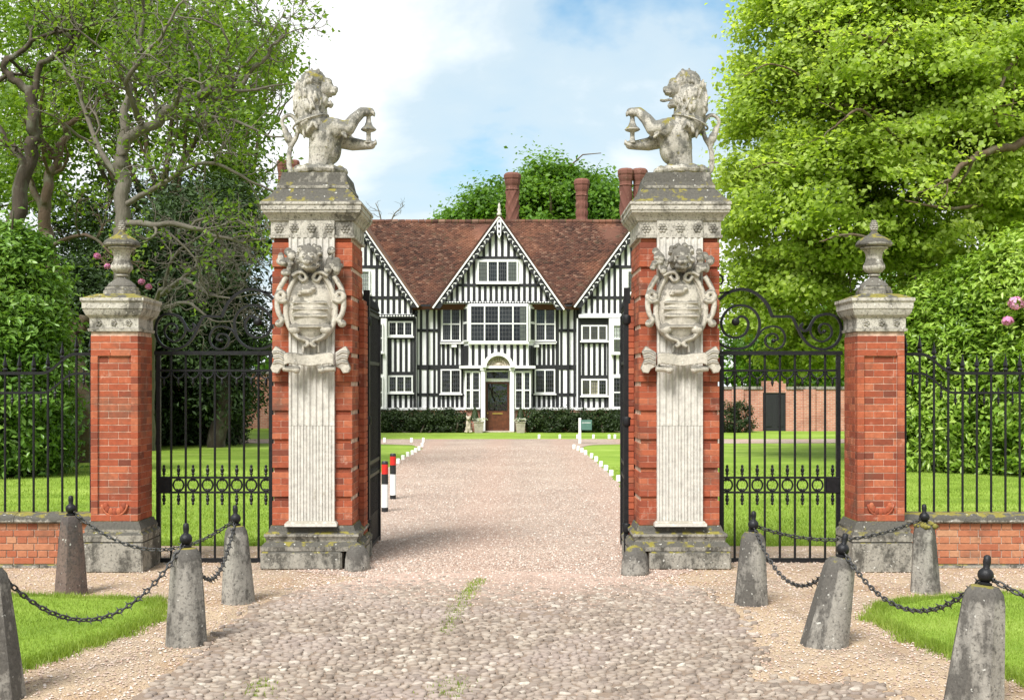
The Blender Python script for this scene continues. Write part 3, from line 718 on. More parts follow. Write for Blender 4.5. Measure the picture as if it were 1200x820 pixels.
# ------------------------------------------------------------------ lions
def lion(kind):
    s = 1 / 607.4
    def q(zx, zy, w=0): return Vector(((zx - 330) * s, w * s, (790 - zy) * s))
    mb = MB(); r = random.Random(3)
    def e(zx, zy, w, rx, rz, rw, ang=0): mb.ball(q(zx, zy, w), (rx*s, rw*s, rz*s), 18, 12, Matrix.Rotation(ang, 3, 'Y'))
    def cap(a, b, ra, rb): mb.capsule(q(*a), q(*b), ra*s, rb*s, 20)
    # trunk
    cap((322, 735, 0), (336, 660, 0), 80, 90); cap((336, 660, 0), (352, 590, 0), 90, 106); cap((352, 590, 0), (370, 500, 0), 106, 114); e(398, 470, 0, 98, 88, 102)
    e(400, 610, 0, 70, 95, 75, 0.2)
    # mane
    e(258, 290, 0, 105, 190, 118, 0.06); e(280, 140, 0, 92, 80, 92); e(280, 430, 0, 118, 95, 122); e(300, 95, 0, 50, 36, 55)
    for k in range(210):
        a = r.uniform(0, 2 * PI); t = r.uniform(-1.0, 0.92); cw = math.sqrt(max(0, 1 - t*t))
        dx, dw = math.cos(a) * cw, math.sin(a) * cw
        if dx > 0.62 and t > 0.2: continue
        cx_, cz_, rx_, rz_, rw_ = (262, 270, 108, 192, 120) if r.random() < 0.72 else (285, 455, 118, 85, 124)
        e(cx_ + dx * rx_, cz_ - t * rz_, dw * rw_, r.uniform(9, 15), r.uniform(26, 46), r.uniform(12, 20), r.uniform(-0.35, 0.35))
    # face
    e(362, 185, 0, 58, 66, 62); e(405, 196, 0, 42, 30, 40); e(428, 186, 0, 20, 18, 24); e(372, 138, 0, 36, 26, 48)
    e(388, 150, 30, 22, 12, 18); e(388, 150, -30, 22, 12, 18); e(408, 215, 26, 26, 14, 16); e(408, 215, -26, 26, 14, 16)
    jz = 292 if kind == 0 else 298
    e(380, jz, 0, 38, 20, 34); e(352, 258, 0, 30, 48, 50); e(396, jz + 6, 0, 18, 20, 22)
    for w in (-20, 20): e(398, 232, w, 6, 12, 6); e(398, jz - 18, w, 6, 10, 6)
    for w in (-58, 58): e(318, 88, w, 16, 26, 16, 0.2)
    if kind == 1:
        mb.tube(catmull([q(370, 272), q(405, 262), q(440, 268), q(468, 262)], 4), [10*s]*12 + [5*s], 8)
    # fore legs, bent at elbow and wrist
    def chain(pts):
        for a, b in zip(pts[:-1], pts[1:]): cap(a[:3], b[:3], a[3], b[3])
    e(440, 470, -70, 72, 66, 52, -0.5); e(445, 510, 70, 72, 62, 52, 0.3)
    chain([(430, 460, -70, 58), (520, 470, -62, 50), (562, 405, -48, 41), (612, 350, -26, 33), (668, 346, -8, 29)])
    for w in (-22, -6, 10): chain([(668, 344, w, 13), (690, 352, w, 11), (692, 368, w, 7)])
    chain([(450, 520, 68, 58), (535, 550, 58, 46), (620, 562, 34, 34), (672, 566, 10, 30)])
    for w in (-8, 8, 24): chain([(680, 566, w, 14), (700, 554, w, 11), (702, 538, w, 6)])
    for k in range(34):                                                        # shaggy elbows and chest
        a = r.uniform(0, 1); e(420 + 130 * a, 470 + 60 * a + r.uniform(-50, 25), r.choice((-1, 1)) * r.uniform(60, 100), r.uniform(10, 16), r.uniform(18, 32), 13, r.uniform(-0.8, 0.2))
    # tail with a loop and tuft
    tl = catmull([q(150, 770, 0), q(118, 730, 0), q(114, 640, 0), q(126, 580, 0), q(160, 520, 0), q(174, 455, 0), q(160, 398, 0), q(125, 366, 0), q(88, 374, 0), q(66, 405, 0), q(74, 450, 0)], 5)
    mb.tube(tl, [(19 - 7 * i / len(tl)) * s for i in range(len(tl))], 8)
    e(90, 480, 0, 22, 50, 22, -0.25); e(108, 520, 0, 28, 44, 26, -0.2); e(116, 560, 0, 14, 26, 14)
    # collar
    mb.tube([q(262 + 118 * math.cos(a), 414 - 46 * math.cos(a), 132 * math.sin(a)) for a in [2 * PI * i / 30 for i in range(30)]], 8 * s, 6, True)
    # twisted wreath and base
    wr = []
    for i in range(48):
        a = 2 * PI * i / 48; wr.append(q(322 + 158 * math.cos(a), 752, 150 * math.sin(a)))
    mb.tube(wr, [(30 + 6 * math.sin(i * 2 * PI / 4)) * s for i in range(48)], 8, True)
    mb.lathe(q(322, 0).x, 0, [(160 * s, 0.0), (160 * s, 0.03), (130 * s, 0.08)], 28)
    me = remesh_obj(mb, 'body', 0.0066, 1)
    hg = MB(); c = q(655, 0, 0)
    hg.lathe(c.x, 0, [(r_ * s, (790 - z) * s) for r_, z in ((24, 556), (20, 545), (15, 510), (16, 482), (44, 472), (54, 464), (48, 456), (30, 440), (18, 410), (15, 380), (22, 360))], 16)
    return me, hg.mesh('spindle', True)
for kind, (px, mir, lab) in enumerate(((376, 1, 'stone demi-lion with snarling open mouth rising from a wreath on pier'), (797, -1, 'stone demi-lion with tongue sticking out rising from a wreath on pier'))):
    body, hg = lion(kind); yl = YF + 0.44
    t = thing('lion_statue', lab, 'statue', (PX(px, yl), yl, 4.312), 0, 'stone lions on the gate piers')
    t.scale = (mir, 1, 1)
    link('body', body, M['stone_lion'], t); link('spindle', hg, M['stone_lion'], t)

# ------------------------------------------------------------------ small piers with urns
def small_pier(cx, label):
    hw = 0.252; yf = 12.72; yc = yf + hw
    t = thing('side_pier', label, 'pier', (cx, yc, 0), 0, 'shorter brick piers beside the railings'); y0 = -hw
    MB().cbox(-hw-0.07, hw+0.07, y0-0.07, -y0+0.07, 0, 0.33, 0.015).build('plinth', M['stone_dark'], t)
    MB().stack(0, 0, [(0.072, 0.332), (0.075, 0.40), (0.06, 0.42), (0.045, 0.43), (0.05, 0.46), (0.03, 0.50), (0.01, 0.54)], hw, hw).build('base_moulding', M['stone_dark'], t, 25)
    MB().box(-hw+0.03, hw-0.03, y0+0.06, -y0-0.055, 0.54, 2.56).build('core', M['mortar_red'], t)
    mo = MB(); mo.box(-hw + .0035, -hw + .073, y0 + .0035, -y0 - .02, 0.542, 2.558); mo.box(hw - .073, hw - .0035, y0 + .0035, -y0 - .02, 0.542, 2.558); mo.box(-hw + .0735, hw - .0735, y0 + .0275, -y0 - .05, 0.542, 2.558)
    for za, zb2 in ((0.541, 0.611), (2.338, 2.559)): mo.box(-hw + .0738, hw - .0738, y0 + .0035, y0 + .027, za, zb2)
    mo.build('mortar', M['mortar_red'], t)
    B = Bricks(t, M['brick'], 290); ch = 0.0732; n = 27
    for c in range(n):
        z0 = 0.54 + c * ch + .0015; z1 = 0.54 + (c + 1) * ch - .0015; fr = 0.075
        if c in (0, n - 1, n - 2, n - 3):
            brick_course(lambda a, b, p, q_: B.put(a, b, y0, y0 + 0.1, p, q_), -hw, hw, z0, z1, 0.11 * (c % 2), 0.21, 0.003)
        else:
            B.put(-hw, -hw + fr, y0, y0 + 0.1, z0, z1); B.put(hw - fr, hw, y0, y0 + 0.1, z0, z1)
            ins = 0.024
            brick_course(lambda a, b, p, q_: B.put(a, b, y0 + ins, y0 + 0.1, p, q_), -hw + fr + .002, hw - fr - .002, z0, z1, 0.105 * (c % 2), 0.21, 0.003)
        for sd_ in (-1, 1):
            xa, xb = (hw - 0.1, hw) if sd_ > 0 else (-hw, -hw + 0.1)
            yq = y0 + 0.103 - (0.1 if c % 2 else 0)
            while yq < -y0:
                a = max(yq, y0 + 0.103); b = min(yq + 0.21, -y0)
                if b - a > 0.03: B.put(xa, xb, a + .0015, b - .0015, z0, z1, single=(sd_ * cx < 0))
                yq += 0.21
    B.done()
    sh = MB()                                                                  # scallop at the foot of the panel
    for i in range(7):
        a = PI + PI * (i + 0.5) / 7; sh.ball((0.10 * math.cos(a), y0 + 0.012, 0.72 + 0.085 * math.sin(a)), (0.03, 0.014, 0.04), 8, 6)
    sh.tube([(0.135 * math.cos(PI + PI * i / 12), y0 + 0.012, 0.72 + 0.125 * math.sin(PI + PI * i / 12)) for i in range(13)], 0.013, 6)
    sh.build('scallop', M['brick'], t, True)
    MB().stack(0, 0, [(0.02, 2.562), (0.025, 2.59), (0.008, 2.595), (0.008, 2.70), (0.02, 2.715)], hw, hw).build('frieze', M['stone'], t)
    for x in (-0.16, 0, 0.16):
        rs = MB()
        for i in range(5): rs.ball((x + 0.022 * math.cos(i * 2 * PI / 5), y0 - 0.01, 2.65 + 0.022 * math.sin(i * 2 * PI / 5)), (0.015, 0.012, 0.015), 8, 5)
        rs.build('rosette', M['stone'], t, True)
    MB().stack(0, 0, [(0.02, 2.715), (0.04, 2.735), (0.058, 2.775), (0.064, 2.80), (0.070, 2.803), (0.070, 2.86), (0.085, 2.885), (0.085, 2.915)], hw, hw).build('cornice', M['stone'], t, 20)
    MB().stack(0, 0, [(0.075, 2.915), (-0.05, 2.965)], hw, hw).build('weathering', M['stone_dark'], t)
    return t
def urn(cx, label):
    s = 1 / 4.825 / 108; yc = 12.72 + 0.252
    t = thing('stone_urn', label, 'urn', (cx, yc, 2.966), 0, 'stone urns on the side piers'); zb = 500
    def L(prof): return [(r * s, (zb - z) * s) for r, z in prof]
    MB().lathe(0, 0, L([(100, 500), (100, 478), (92, 470), (92, 458), (80, 452)]), 8).xf(Matrix.Rotation(PI/8, 4, 'Z')).build('base', M['stone_dark'], t)
    MB().lathe(0, 0, L([(80, 452), (74, 440), (50, 420), (28, 405), (22, 398), (34, 392), (34, 384), (24, 380)]), 28).build('foot', M['stone'], t, 40)
    gad = lambda a, z: 1 + 0.07 * abs(math.cos(a * 7))
    MB().lathe(0, 0, L([(24, 380), (44, 370), (58, 350), (56, 330), (46, 312), (42, 290), (44, 268), (52, 252), (60, 246)]), 56, gad).build('bowl', M['stone'], t, True)
    MB().lathe(0, 0, L([(60, 246), (76, 240), (76, 232), (70, 228)]), 32).build('rim', M['stone'], t, 30)
    gad2 = lambda a, z: 1 + 0.09 * abs(math.cos(a * 6))
    MB().lathe(0, 0, L([(70, 228), (92, 224), (96, 212), (86, 196), (68, 182), (44, 168), (26, 156), (18, 146), (16, 138)]), 48, gad2).build('lid', M['stone_dark'], t, True)
    fn = MB(); 
    for k in range(5):
        for i in range(7):
            a = 2 * PI * (i + 0.5 * (k % 2)) / 7; rr = (16, 17, 16, 13, 8)[k] * s
            fn.ball((rr * math.cos(a), rr * math.sin(a), (zb - 128 + k * 11) * s), (8*s, 8*s, 8*s), 6, 5)
    fn.lathe(0, 0, L([(16, 138), (20, 120), (18, 95), (8, 78)]), 12); fn.build('pine_cone', M['stone'], t, True)
SPL, SPR = -4.235, 3.93
small_pier(SPL, 'shorter brick pier in front of the bare branched trees, carrying an urn')
small_pier(SPR, 'shorter brick pier in front of the bright leafy tree, carrying an urn')
urn(SPL, 'carved stone urn on the pier before the bare branched trees'); urn(SPR, 'carved stone urn on the pier before the bright leafy tree')

# ------------------------------------------------------------------ low walls and railings
def low_wall(x0, x1, label):
    yf = 12.98; t = thing('low_wall', label, 'wall', ((x0+x1)/2, yf + 0.14, 0), 0, 'low brick walls under the railings'); cx = (x0+x1)/2
    MB().box(x0-cx, x1-cx, -0.125, 0.13, 0, 0.49).build('core', M['mortar'], t)
    B = Bricks(t, M['brick_wall'], 290); ch = 0.0745
    for c in range(6):
        brick_course(lambda a, b, p, q_: B.put(a, b, -0.135 + rng.uniform(-.002, .002), -0.03, p, q_, a > -9), x0-cx, x1-cx, 0.045 + c * ch, 0.045 + (c+1) * ch, (0.112 if c % 2 else 0.02), 0.225 if c % 2 == 0 else 0.113, 0.009)
    B.done()
    n = max(1, round((x1 - x0) / 0.9)); w = (x1 - x0) / n
    for i in range(n):
        a = x0 - cx + i * w + 0.003; b = a + w - 0.006
        MB().add(*(lambda pr: ([(a, y, z) for y, z in pr] + [(b, y, z) for y, z in pr], [tuple(range(len(pr)))[::-1], tuple(range(len(pr), 2*len(pr)))] + [(j, (j+1) % len(pr), len(pr)+(j+1) % len(pr), len(pr)+j) for j in range(len(pr))]))([(-0.17, 0.495), (-0.185, 0.51), (-0.185, 0.545), (-0.16, 0.575), (-0.08, 0.597), (0.08, 0.597), (0.16, 0.575), (0.185, 0.545), (0.185, 0.51), (0.17, 0.495)])).build('coping_stone', M['stone_dark'], t, 40)
    pl = MB(); x = x0 - cx; 
    while x < x1 - cx - 0.1:
        w = min(rng.uniform(0.2, 0.4), x1 - cx - x); pl.cbox(x + .004, x + w - .004, -0.155, -0.05, 0, 0.042, 0.008); x += w
    pl.build('footing', M['stone_dark'], t)
    return t
low_wall(-9.0, SPL - 0.26, 'low stained brick wall with stone coping beside the brown bollard')
low_wall(SPR + 0.26, 9.0, 'low brick wall with stone coping beside the mossy bollard')

def spear(mb, x, y, z, h=0.17, w=0.028):
    mb.lathe(x, y, [(0.016, z), (0.026, z + 0.012), (0.03, z + 0.028), (0.02, z + 0.04), (0.014, z + 0.045)], 8)
    mb.lathe(x, y, [(0.012, z + 0.045), (w * 0.9, z + 0.06), (w, z + 0.072), (w * 0.55, z + 0.12), (0.002, z + h)], 4)
def railing(x_start, sgn, nb, label):
    """from the pier at x_start outwards; the top rail steps down away from the pier"""
    yl = 13.12; t = thing('iron_railing', label, 'railing', (x_start, yl, 0.597), 0, 'iron railings on the low walls'); zb = 0.597
    top_hi, top_lo = 2.33 - zb, 2.12 - zb
    def ztop(d):
        u = min(1, max(0, (d - 0.30) / 0.36)); return top_hi + (top_lo - top_hi) * (u * u * (3 - 2 * u))
    L = nb * 0.157 + 0.1
    for dz, rr in ((0, 0.017), (-0.215, 0.013)):
        mb = MB(); pts = [(sgn * d, 0, ztop(d) + dz) for d in np.linspace(0, L, 60)]
        for a, b in zip(pts[:-1], pts[1:]):
            mb.add([(a[0], -rr, a[2]-rr), (b[0], -rr, b[2]-rr), (b[0], rr, b[2]-rr), (a[0], rr, a[2]-rr), (a[0], -rr, a[2]+rr), (b[0], -rr, b[2]+rr), (b[0], rr, b[2]+rr), (a[0], rr, a[2]+rr)], [(0,3,2,1),(4,5,6,7),(0,1,5,4),(2,3,7,6)])
        mb.build('rail', M['iron'], t)
    for i in range(nb):
        d = 0.13 + i * 0.157; z = ztop(d)
        bar = MB(); bar.tube([(0, 0, 0), (0, 0, z)], 0.0135, 8); bo = bar.build('bar', M['iron'], t, 40, (sgn * d, 0, 0))
        sp = MB(); spear(sp, 0, 0, z + 0.015, 0.20); sp.build('spearhead', M['iron'], bo)
        dd = d + 0.0785; z2 = ztop(dd) - 0.21
        dr = MB(); dr.lathe(0, 0, [(0.009, 0.05), (0.009, -0.06), (0.02, -0.075), (0.012, -0.09), (0.016, -0.105), (0.002, -0.15)], 6); dr.build('drop_finial', M['iron'], t, False, (sgn * dd, 0, z2))
    return t
railing(SPL - 0.26, -1, 16, 'black spearheaded iron railing on the low stained wall by the trunks')
railing(SPR + 0.26, 1, 16, 'black spearheaded iron railing on the low wall before the laurel hedge')

# ------------------------------------------------------------------ side gates with scrolled overthrow
def flatbar(mb, pts, w, t):
    """bar of rectangular section following a path in the xz plane"""
    n = len(pts); V = []; Fc = []
    for k in range(n):
        a = pts[max(k-1, 0)]; b = pts[min(k+1, n-1)]; d = Vector((b[0]-a[0], b[1]-a[1]))
        d = d.normalized() if d.length else Vector((1, 0)); nx, nz = -d.y * t / 2, d.x * t / 2; x, z = pts[k]
        V += [(x+nx, -w/2, z+nz), (x+nx, w/2, z+nz), (x-nx, w/2, z-nz), (x-nx, -w/2, z-nz)]
    for k in range(n - 1):
        for i in range(4):
            j = (i + 1) % 4; Fc.append((4*k+i, 4*k+j, 4*k+4+j, 4*k+4+i))
    Fc += [(0, 1, 2, 3), (4*n-4, 4*n-3, 4*n-2, 4*n-1)]; mb.add(V, Fc)
def side_gate(xa, xb, mir, label):
    """xa = edge beside the tall pier, xb = edge beside the small pier"""
    yg = 13.38; W = abs(xb - xa); t = thing('iron_gate', label, 'gate', (xa, yg, 0.01), 0, 'iron side gates between the piers'); t.scale = (mir, 1, 1)
    H = 2.335
    def bx(nm, x0, x1, z0, z1, d=0.02): return MB().box(x0, x1, -d, d, z0, z1).build(nm, M['iron'], t)
    bx('stile', 0, 0.045, 0, H - 0.022, 0.024); bx('stile', W - 0.045, W, 0, H - 0.022, 0.024)
    bx('top_rail', -0.02, W + 0.02, H - 0.02, H + 0.025, 0.03); bx('rail', 0.046, W - 0.046, 2.13, 2.155, 0.015); bx('bottom_rail', 0.046, W - 0.046, 0.0, 0.045, 0.02)
    z1, z2 = 0.945, 0.78
    bx('rail', 0.046, W - 0.046, z1 - 0.011, z1 + 0.011, 0.015); bx('rail', 0.046, W - 0.046, z2 - 0.011, z2 + 0.011, 0.015)
    n = 8; sp = W / n
    for i in range(1, n): MB().tube([(0, 0, 0.045), (0, 0, H - 0.02)], 0.0135, 8).build('bar', M['iron'], t, 40, (i * sp, 0, 0))
    for i in range(n):
        x = (i + 0.5) * sp; zc = (z1 + z2) / 2
        if i == n - 1:
            MB().cbox(x - sp/2 + .01, x + sp/2 - .01, -0.03, 0.03, z2 - 0.01, z1 + 0.01, 0.006).build('lock_case', M['iron'], t)
        else:
            rg = MB(); rg.tube([(0.058 * math.cos(a), 0, 0.066 * math.sin(a)) for a in [2*PI*k/20 for k in range(20)]], 0.010, 6, True)
            for sg in (-1, 1): rg.tube(catmull([(-0.03, 0, sg*0.06), (-0.015, 0, sg*0.045), (0, 0, sg*0.058), (0.015, 0, sg*0.045), (0.03, 0, sg*0.06)], 3), 0.007, 5)
            rg.build('ring', M['iron'], t, True, (x, 0, zc))
        for sg, zz_ in ((1, z1 + 0.01), (-1, z2 - 0.01)):
            s_ = MB(); s_.lathe(0, 0, [(0.010, 0), (0.010, 0.02), (0.02, 0.03), (0.02, 0.036), (0.012, 0.045), (0.021, 0.06), (0.021, 0.085), (0.01, 0.10), (0.016, 0.11), (0.014, 0.125), (0.003, 0.135)], 6)
            if sg < 0: s_.xf(Matrix.Scale(-1, 4, (0, 0, 1)))
            s_.build('finial', M['iron'], t, False, (x, 0, zz_))
        hp = MB(); hp.tube([(0.068 * math.cos(a), 0, 0.075 * math.sin(a)) for a in [PI + PI*k/12 for k in range(13)]], 0.009, 6)
        hp.lathe(0, 0, [(0.009, -0.075), (0.018, -0.09), (0.010, -0.105), (0.02, -0.12), (0.003, -0.17)], 6); hp.build('hoop', M['iron'], t, True, (x, 0, 2.13))
    # overthrow, traced as wrought scrolls: zoomed photo pixels, x from the tall pier
    s = 1 / 5.856 / (F / yg); kx = W / ((938 - 128) * s)
    def q(x, z): return ((x - 128) * s * kx, H + 0.025 + (640 - z) * s)
    def scroll(nm, pts, th=0.022, w=0.035, ball=None, sub=6):
        mb = MB(); th *= 1.3; c = catmull([(*q(*p), 0) for p in pts], sub); flatbar(mb, [(p.x, p.y) for p in c], w, th)
        if ball: e = c[-1]; mb.ball((e.x, 0, e.y), (ball, 0.03, ball), 12, 8)
        mb.build(nm, M['iron'], t, 50)
    scroll('scroll', [(95, 545), (130, 590), (200, 622), (300, 615), (370, 560), (396, 470), (385, 400), (340, 348), (265, 326), (190, 352), (145, 415), (142, 475), (175, 530), (240, 548), (300, 520), (322, 455), (300, 412), (262, 405), (236, 440)], 0.020, 0.035, 0.046)
    scroll('scroll', [(82, 380), (100, 318), (180, 243), (280, 217), (370, 245), (440, 310), (475, 385), (484, 404)], 0.026)
    scroll('scroll', [(484, 404), (540, 404), (600, 404), (625, 425), (655, 490), (690, 555), (745, 608), (830, 628), (905, 595), (944, 520), (935, 440), (890, 395), (830, 388), (775, 410), (745, 452), (722, 492), (690, 500), (672, 470), (690, 452)], 0.022)
    scroll('scroll', [(745, 452), (738, 505), (765, 555), (820, 575), (870, 545), (882, 500), (860, 462), (818, 455), (795, 482), (806, 515), (832, 506)], 0.016, 0.03, 0.022)
    scroll('scroll', [(380, 545), (420, 492), (480, 471), (540, 488), (568, 545), (550, 605), (495, 627), (447, 605), (434, 562), (458, 528), (500, 524), (520, 556), (490, 570)], 0.016, 0.03, 0.026)
    scroll('scroll', [(70, 205), (92, 228), (130, 241), (190, 234)], 0.016)
    scroll('scroll', [(68, 122), (105, 108), (142, 128), (150, 158), (135, 182), (112, 172), (106, 158)], 0.014, 0.03, 0.014)
    return t
side_gate(CXL - 0.435 - 0.075, SPL + 0.255, -1, 'black iron side gate with scrolled top before the bare branched trees')
side_gate(CXR + 0.435 + 0.075, SPR - 0.255, 1, 'black iron side gate with scrolled top before the brick garden wall')

# ------------------------------------------------------------------ main gate leaves, swung open
def main_leaf(hx, hy, ang, mir, label):
    t = thing('gate_leaf', label, 'gate', (hx, hy, 0.03), ang, 'open main gate leaves'); W, H = 1.27, 3.06
    def bx(nm, x0, x1, z0, z1, d): return MB().box(x0, x1, -d, d, z0, z1).build(nm, M['iron'], t)
    bx('stile', 0, 0.07, 0, H, 0.035); bx('stile', W - 0.06, W, 0, H - 0.25, 0.03)
    for z in (0.02, 0.86, 1.02, 2.20, 2.78): bx('rail', 0.071, W - 0.061, z, z + 0.04, 0.02)
    bx('kick_plate', 0.071, W - 0.061, 0.061, 0.40, 0.006)
    for i in range(8): MB().tube([(0, 0, 0.06), (0, 0, 2.78)], 0.014, 6).build('bar', M['iron'], t, 40, (0.07 + (i + 1) * (W - 0.13) / 9, 0, 0))
    for i in range(9):
        x = 0.07 + (i + 0.5) * (W - 0.13) / 9
        MB().tube([(0.06 * math.cos(a), 0, 0.056 * math.sin(a)) for a in [2*PI*k/16 for k in range(16)]], 0.010, 6, True).build('ring', M['iron'], t, True, (x, 0, 0.96))
        m = MB(); spear(m, 0, 0, 0, 0.18); m.build('spearhead', M['iron'], t, False, (x, 0, 2.82))
    for z in (0.35, 1.55, 2.7):
        m = MB(); m.lathe(0, 0, [(0.05, -0.05), (0.055, -0.04), (0.055, 0.04), (0.05, 0.05)], 12); m.build('hinge_collar', M['iron'], t, 30, (0.03, 0, z))
main_leaf(-1.69, 13.86, math.radians(90), 1, 'open black iron gate leaf folded back beside the striped posts')
main_leaf(1.30, 13.5, math.radians(87), -1, 'open black iron gate leaf seen edge-on before the garden sign')

# guard stones
def guard_stone(x, y, r, h, label, seed):
    mb = MB(); mb.lathe(0, 0, [(r * 1.05, -0.02), (r, 0.05), (r * 0.97, h * 0.45), (r * 0.85, h * 0.7), (r * 0.55, h * 0.92), (r * 0.15, h)], 16, lambda a, z: 1 + 0.07 * math.sin(a * 3 + seed) + 0.03 * math.sin(5 * a + z * 9))
    tag(mb.build('guard_stone', M['stone_bol'], None, True, (x, y, 0)), label, 'stone', 'guard stones at the pier feet')
g = G(418, 668); guard_stone(g.x, g.y - 0.02, 0.135, 0.29, 'rounded guard stone at the foot of the snarling lion\'s pier', 1)
g = G(743, 673); guard_stone(g.x, g.y - 0.02, 0.145, 0.31, 'rounded guard stone at the foot of the tongue-out lion\'s pier', 2)

# ------------------------------------------------------------------ bollards and chains
BALLS = {}
def bollard(key, x, y, h, rb, rt, label, mat, tilt=(0, 0), seed=0, sides=8):
    t = thing('stone_bollard', label, 'bollard', (x, y, 0), 0, 'stone bollards joined by chains')
    t.rotation_euler = (tilt[1], tilt[0], 0)
    mb = MB(); r = random.Random(seed); ph = r.uniform(0, 0.6)
    def ring(rad, z): return (rad, z)
    prof = [(rb * 1.02, -0.06), (rb, 0.0), (rb - (rb - rt) * 0.5, h * 0.47), (rt * 1.02, h * 0.86), (rt * 0.93, h * 0.93), (rt * 0.68, h * 0.985), (rt * 0.3, h)]
    wob = [1 + r.uniform(-0.05, 0.05) for _ in range(sides * 2)]
    def mod(a, z):
        i = int(round(a / (2 * PI) * sides * 2)) % (sides * 2); return wob[i] * (1.0 if i % 2 == 0 else 0.955)
    mb.lathe(0, 0, prof, sides * 2, mod); mb.xf(Matrix.Rotation(ph, 4, 'Z')); mb.build('stone', mat, t, 38)
    ir = MB(); ir.lathe(0, 0, [(0.04, h - 0.015), (0.045, h + 0.01), (0.03, h + 0.018)], 12); ir.ball((0, 0, h + 0.06), (0.049, 0.049, 0.048), 14, 10)
    ir.lathe(0, 0, [(0.026, h + 0.098), (0.02, h + 0.108), (0.025, h + 0.14), (0.022, h + 0.175), (0.010, h + 0.185)], 10)
    ir.build('iron_knob', M['iron'], t, 50)
    Mx = Matrix.Translation((x, y, 0)) @ t.rotation_euler.to_matrix().to_4x4(); BALLS[key] = Mx @ Vector((0, 0, h + 0.055))
g = G(83, 697); bollard('LA', g.x, g.y, 0.76, 0.155, 0.10, 'brown stone bollard standing before the low stained wall', M['stone_bolbrown'], (0.0, 0), 1, 4)
g = G(218, 755); bollard('LB', g.x, g.y, 0.75, 0.160, 0.115, 'grey tapered bollard where the left verge meets the cobbles', M['stone_bol'], (0.0, 0), 2)
g = G(279, 706); bollard('LC', g.x, g.y, 0.71, 0.155, 0.105, 'grey tapered bollard before the side gate by the bare branched trees', M['stone_bol'], (-0.03, 0), 3)
bollard('L0', -3.30, 7.62, 0.84, 0.20, 0.135, 'large dark bollard with white lichen at the end of the left verge', M['stone_bol'], (-0.06, 0), 4)
g = G(880, 708); bollard('RA', g.x, g.y, 0.665, 0.155, 0.11, 'grey round-headed bollard before the side gate by the brick garden wall', M['stone_bol'], (0.03, 0), 5)
g = G(966, 756); bollard('RB', g.x, g.y, 0.69, 0.175, 0.115, 'leaning dark bollard at the edge of the sandy forecourt', M['stone_bol'], (0.19, 0), 6)
g = G(1085, 694); bollard('RC', g.x, g.y, 0.665, 0.155, 0.11, 'bollard capped with moss before the low wall and railing', M['stone_bol'], (-0.02, 0), 7, 4)
bollard('RD', 2.86, 7.42, 0.76, 0.195, 0.135, 'leaning pale lichened bollard on the edge of the right verge', M['stone_bol'], (0.10, 0), 8, 4)
bollard('RE', 4.5, 6.3, 0.76, 0.19, 0.13, 'last bollard of the right verge beyond the pale leaning one', M['stone_bol'], (0.0, 0), 9)
moss = MB(); r_ = random.Random(4); g = G(1085, 694)
for k in range(60):
    a = r_.uniform(0, 2 * PI); d = r_.uniform(0, 0.10); moss.ball((g.x + d * math.cos(a), g.y + d * math.sin(a), 0.665 - 0.55 * max(0, d - 0.045) + 0.0), (r_.uniform(.014, .026),) * 3, 6, 5)
M['moss'] = m_plain('moss', (0.16, 0.14, 0.03), 0.95, 30, 0.4, 0.5)
tag(moss.build('moss_cap', M['moss'], None, True), 'cushion of yellowish moss on the bollard before the low wall', 'moss')

def link_mesh():
    mb = MB(); L, w = 0.030, 0.014
    pts = [(L * math.copysign(abs(math.cos(a)) ** 0.8, math.cos(a)), w * math.sin(a), 0) for a in [2 * PI * i / 10 for i in range(10)]]
    mb.tube(pts, 0.0065, 5, True); return mb
LK = link_mesh()
def chain(a, b, sag, label, spikes=True, seed=0):
    r = random.Random(seed); A, B = BALLS[a], BALLS[b]; n = 80
    pts = [A.lerp(B, t) - Vector((0, 0, sag * 4 * t * (1 - t))) for t in [i / n for i in range(n + 1)]]
    pts = [p if p.z > 0.03 else Vector((p.x, p.y, 0.03)) for p in pts]
    cum = [0]
    for p, q_ in zip(pts[:-1], pts[1:]): cum.append(cum[-1] + (q_ - p).length)
    step = 0.047; k = 0; d = 0.055; mb = MB()
    while d < cum[-1] - 0.05:
        i = next(j for j in range(n) if cum[j + 1] >= d); u = (d - cum[i]) / (cum[i + 1] - cum[i]); p = pts[i].lerp(pts[i + 1], u); T = (pts[i + 1] - pts[i]).normalized()
        side = T.cross(Vector((0, 0, 1))).normalized(); up = side.cross(T)
        tw = (PI / 4 if k % 2 == 0 else -PI / 4) + r.uniform(-.2, .2); y_ = side * math.cos(tw) + up * math.sin(tw); z_ = T.cross(y_)
        R = Matrix((T, y_, z_)).transposed(); mb.add([p + R @ Vector(v) for v in LK.v], LK.f)
        if spikes and k % 2 == 0:
            for s_ in (-1, 1):
                dr = (y_ * s_ + T * r.uniform(-.3, .3)).normalized(); mb.tube([p + dr * 0.012, p + dr * 0.042], [0.007, 0.0015], 4)
        d += step; k += 1
    M.setdefault('chain', m_plain('chain_iron', (0.035, 0.034, 0.033), 0.55, 30, 0.5, 0.3, 0.5))
    tag(mb.build('chain', M['chain'], None, True), label, 'chain', 'spiked chains between the bollards')
chain('LA', 'LC', 0.33, 'spiked iron chain from the brown bollard past the small pier\'s plinth', seed=1)
chain('LC', 'LB', 0.42, 'short spiked chain hanging between two grey bollards beside the side gate', seed=2)
chain('LB', 'L0', 0.50, 'long drooping spiked chain across the left verge to the large dark bollard', seed=3)
chain('RA', 'RC', 0.17, 'spiked chain to the moss-capped bollard across the side gate', seed=4)
chain('RA', 'RB', 0.40, 'drooping spiked chain between the round-headed and the leaning dark bollard', seed=5)
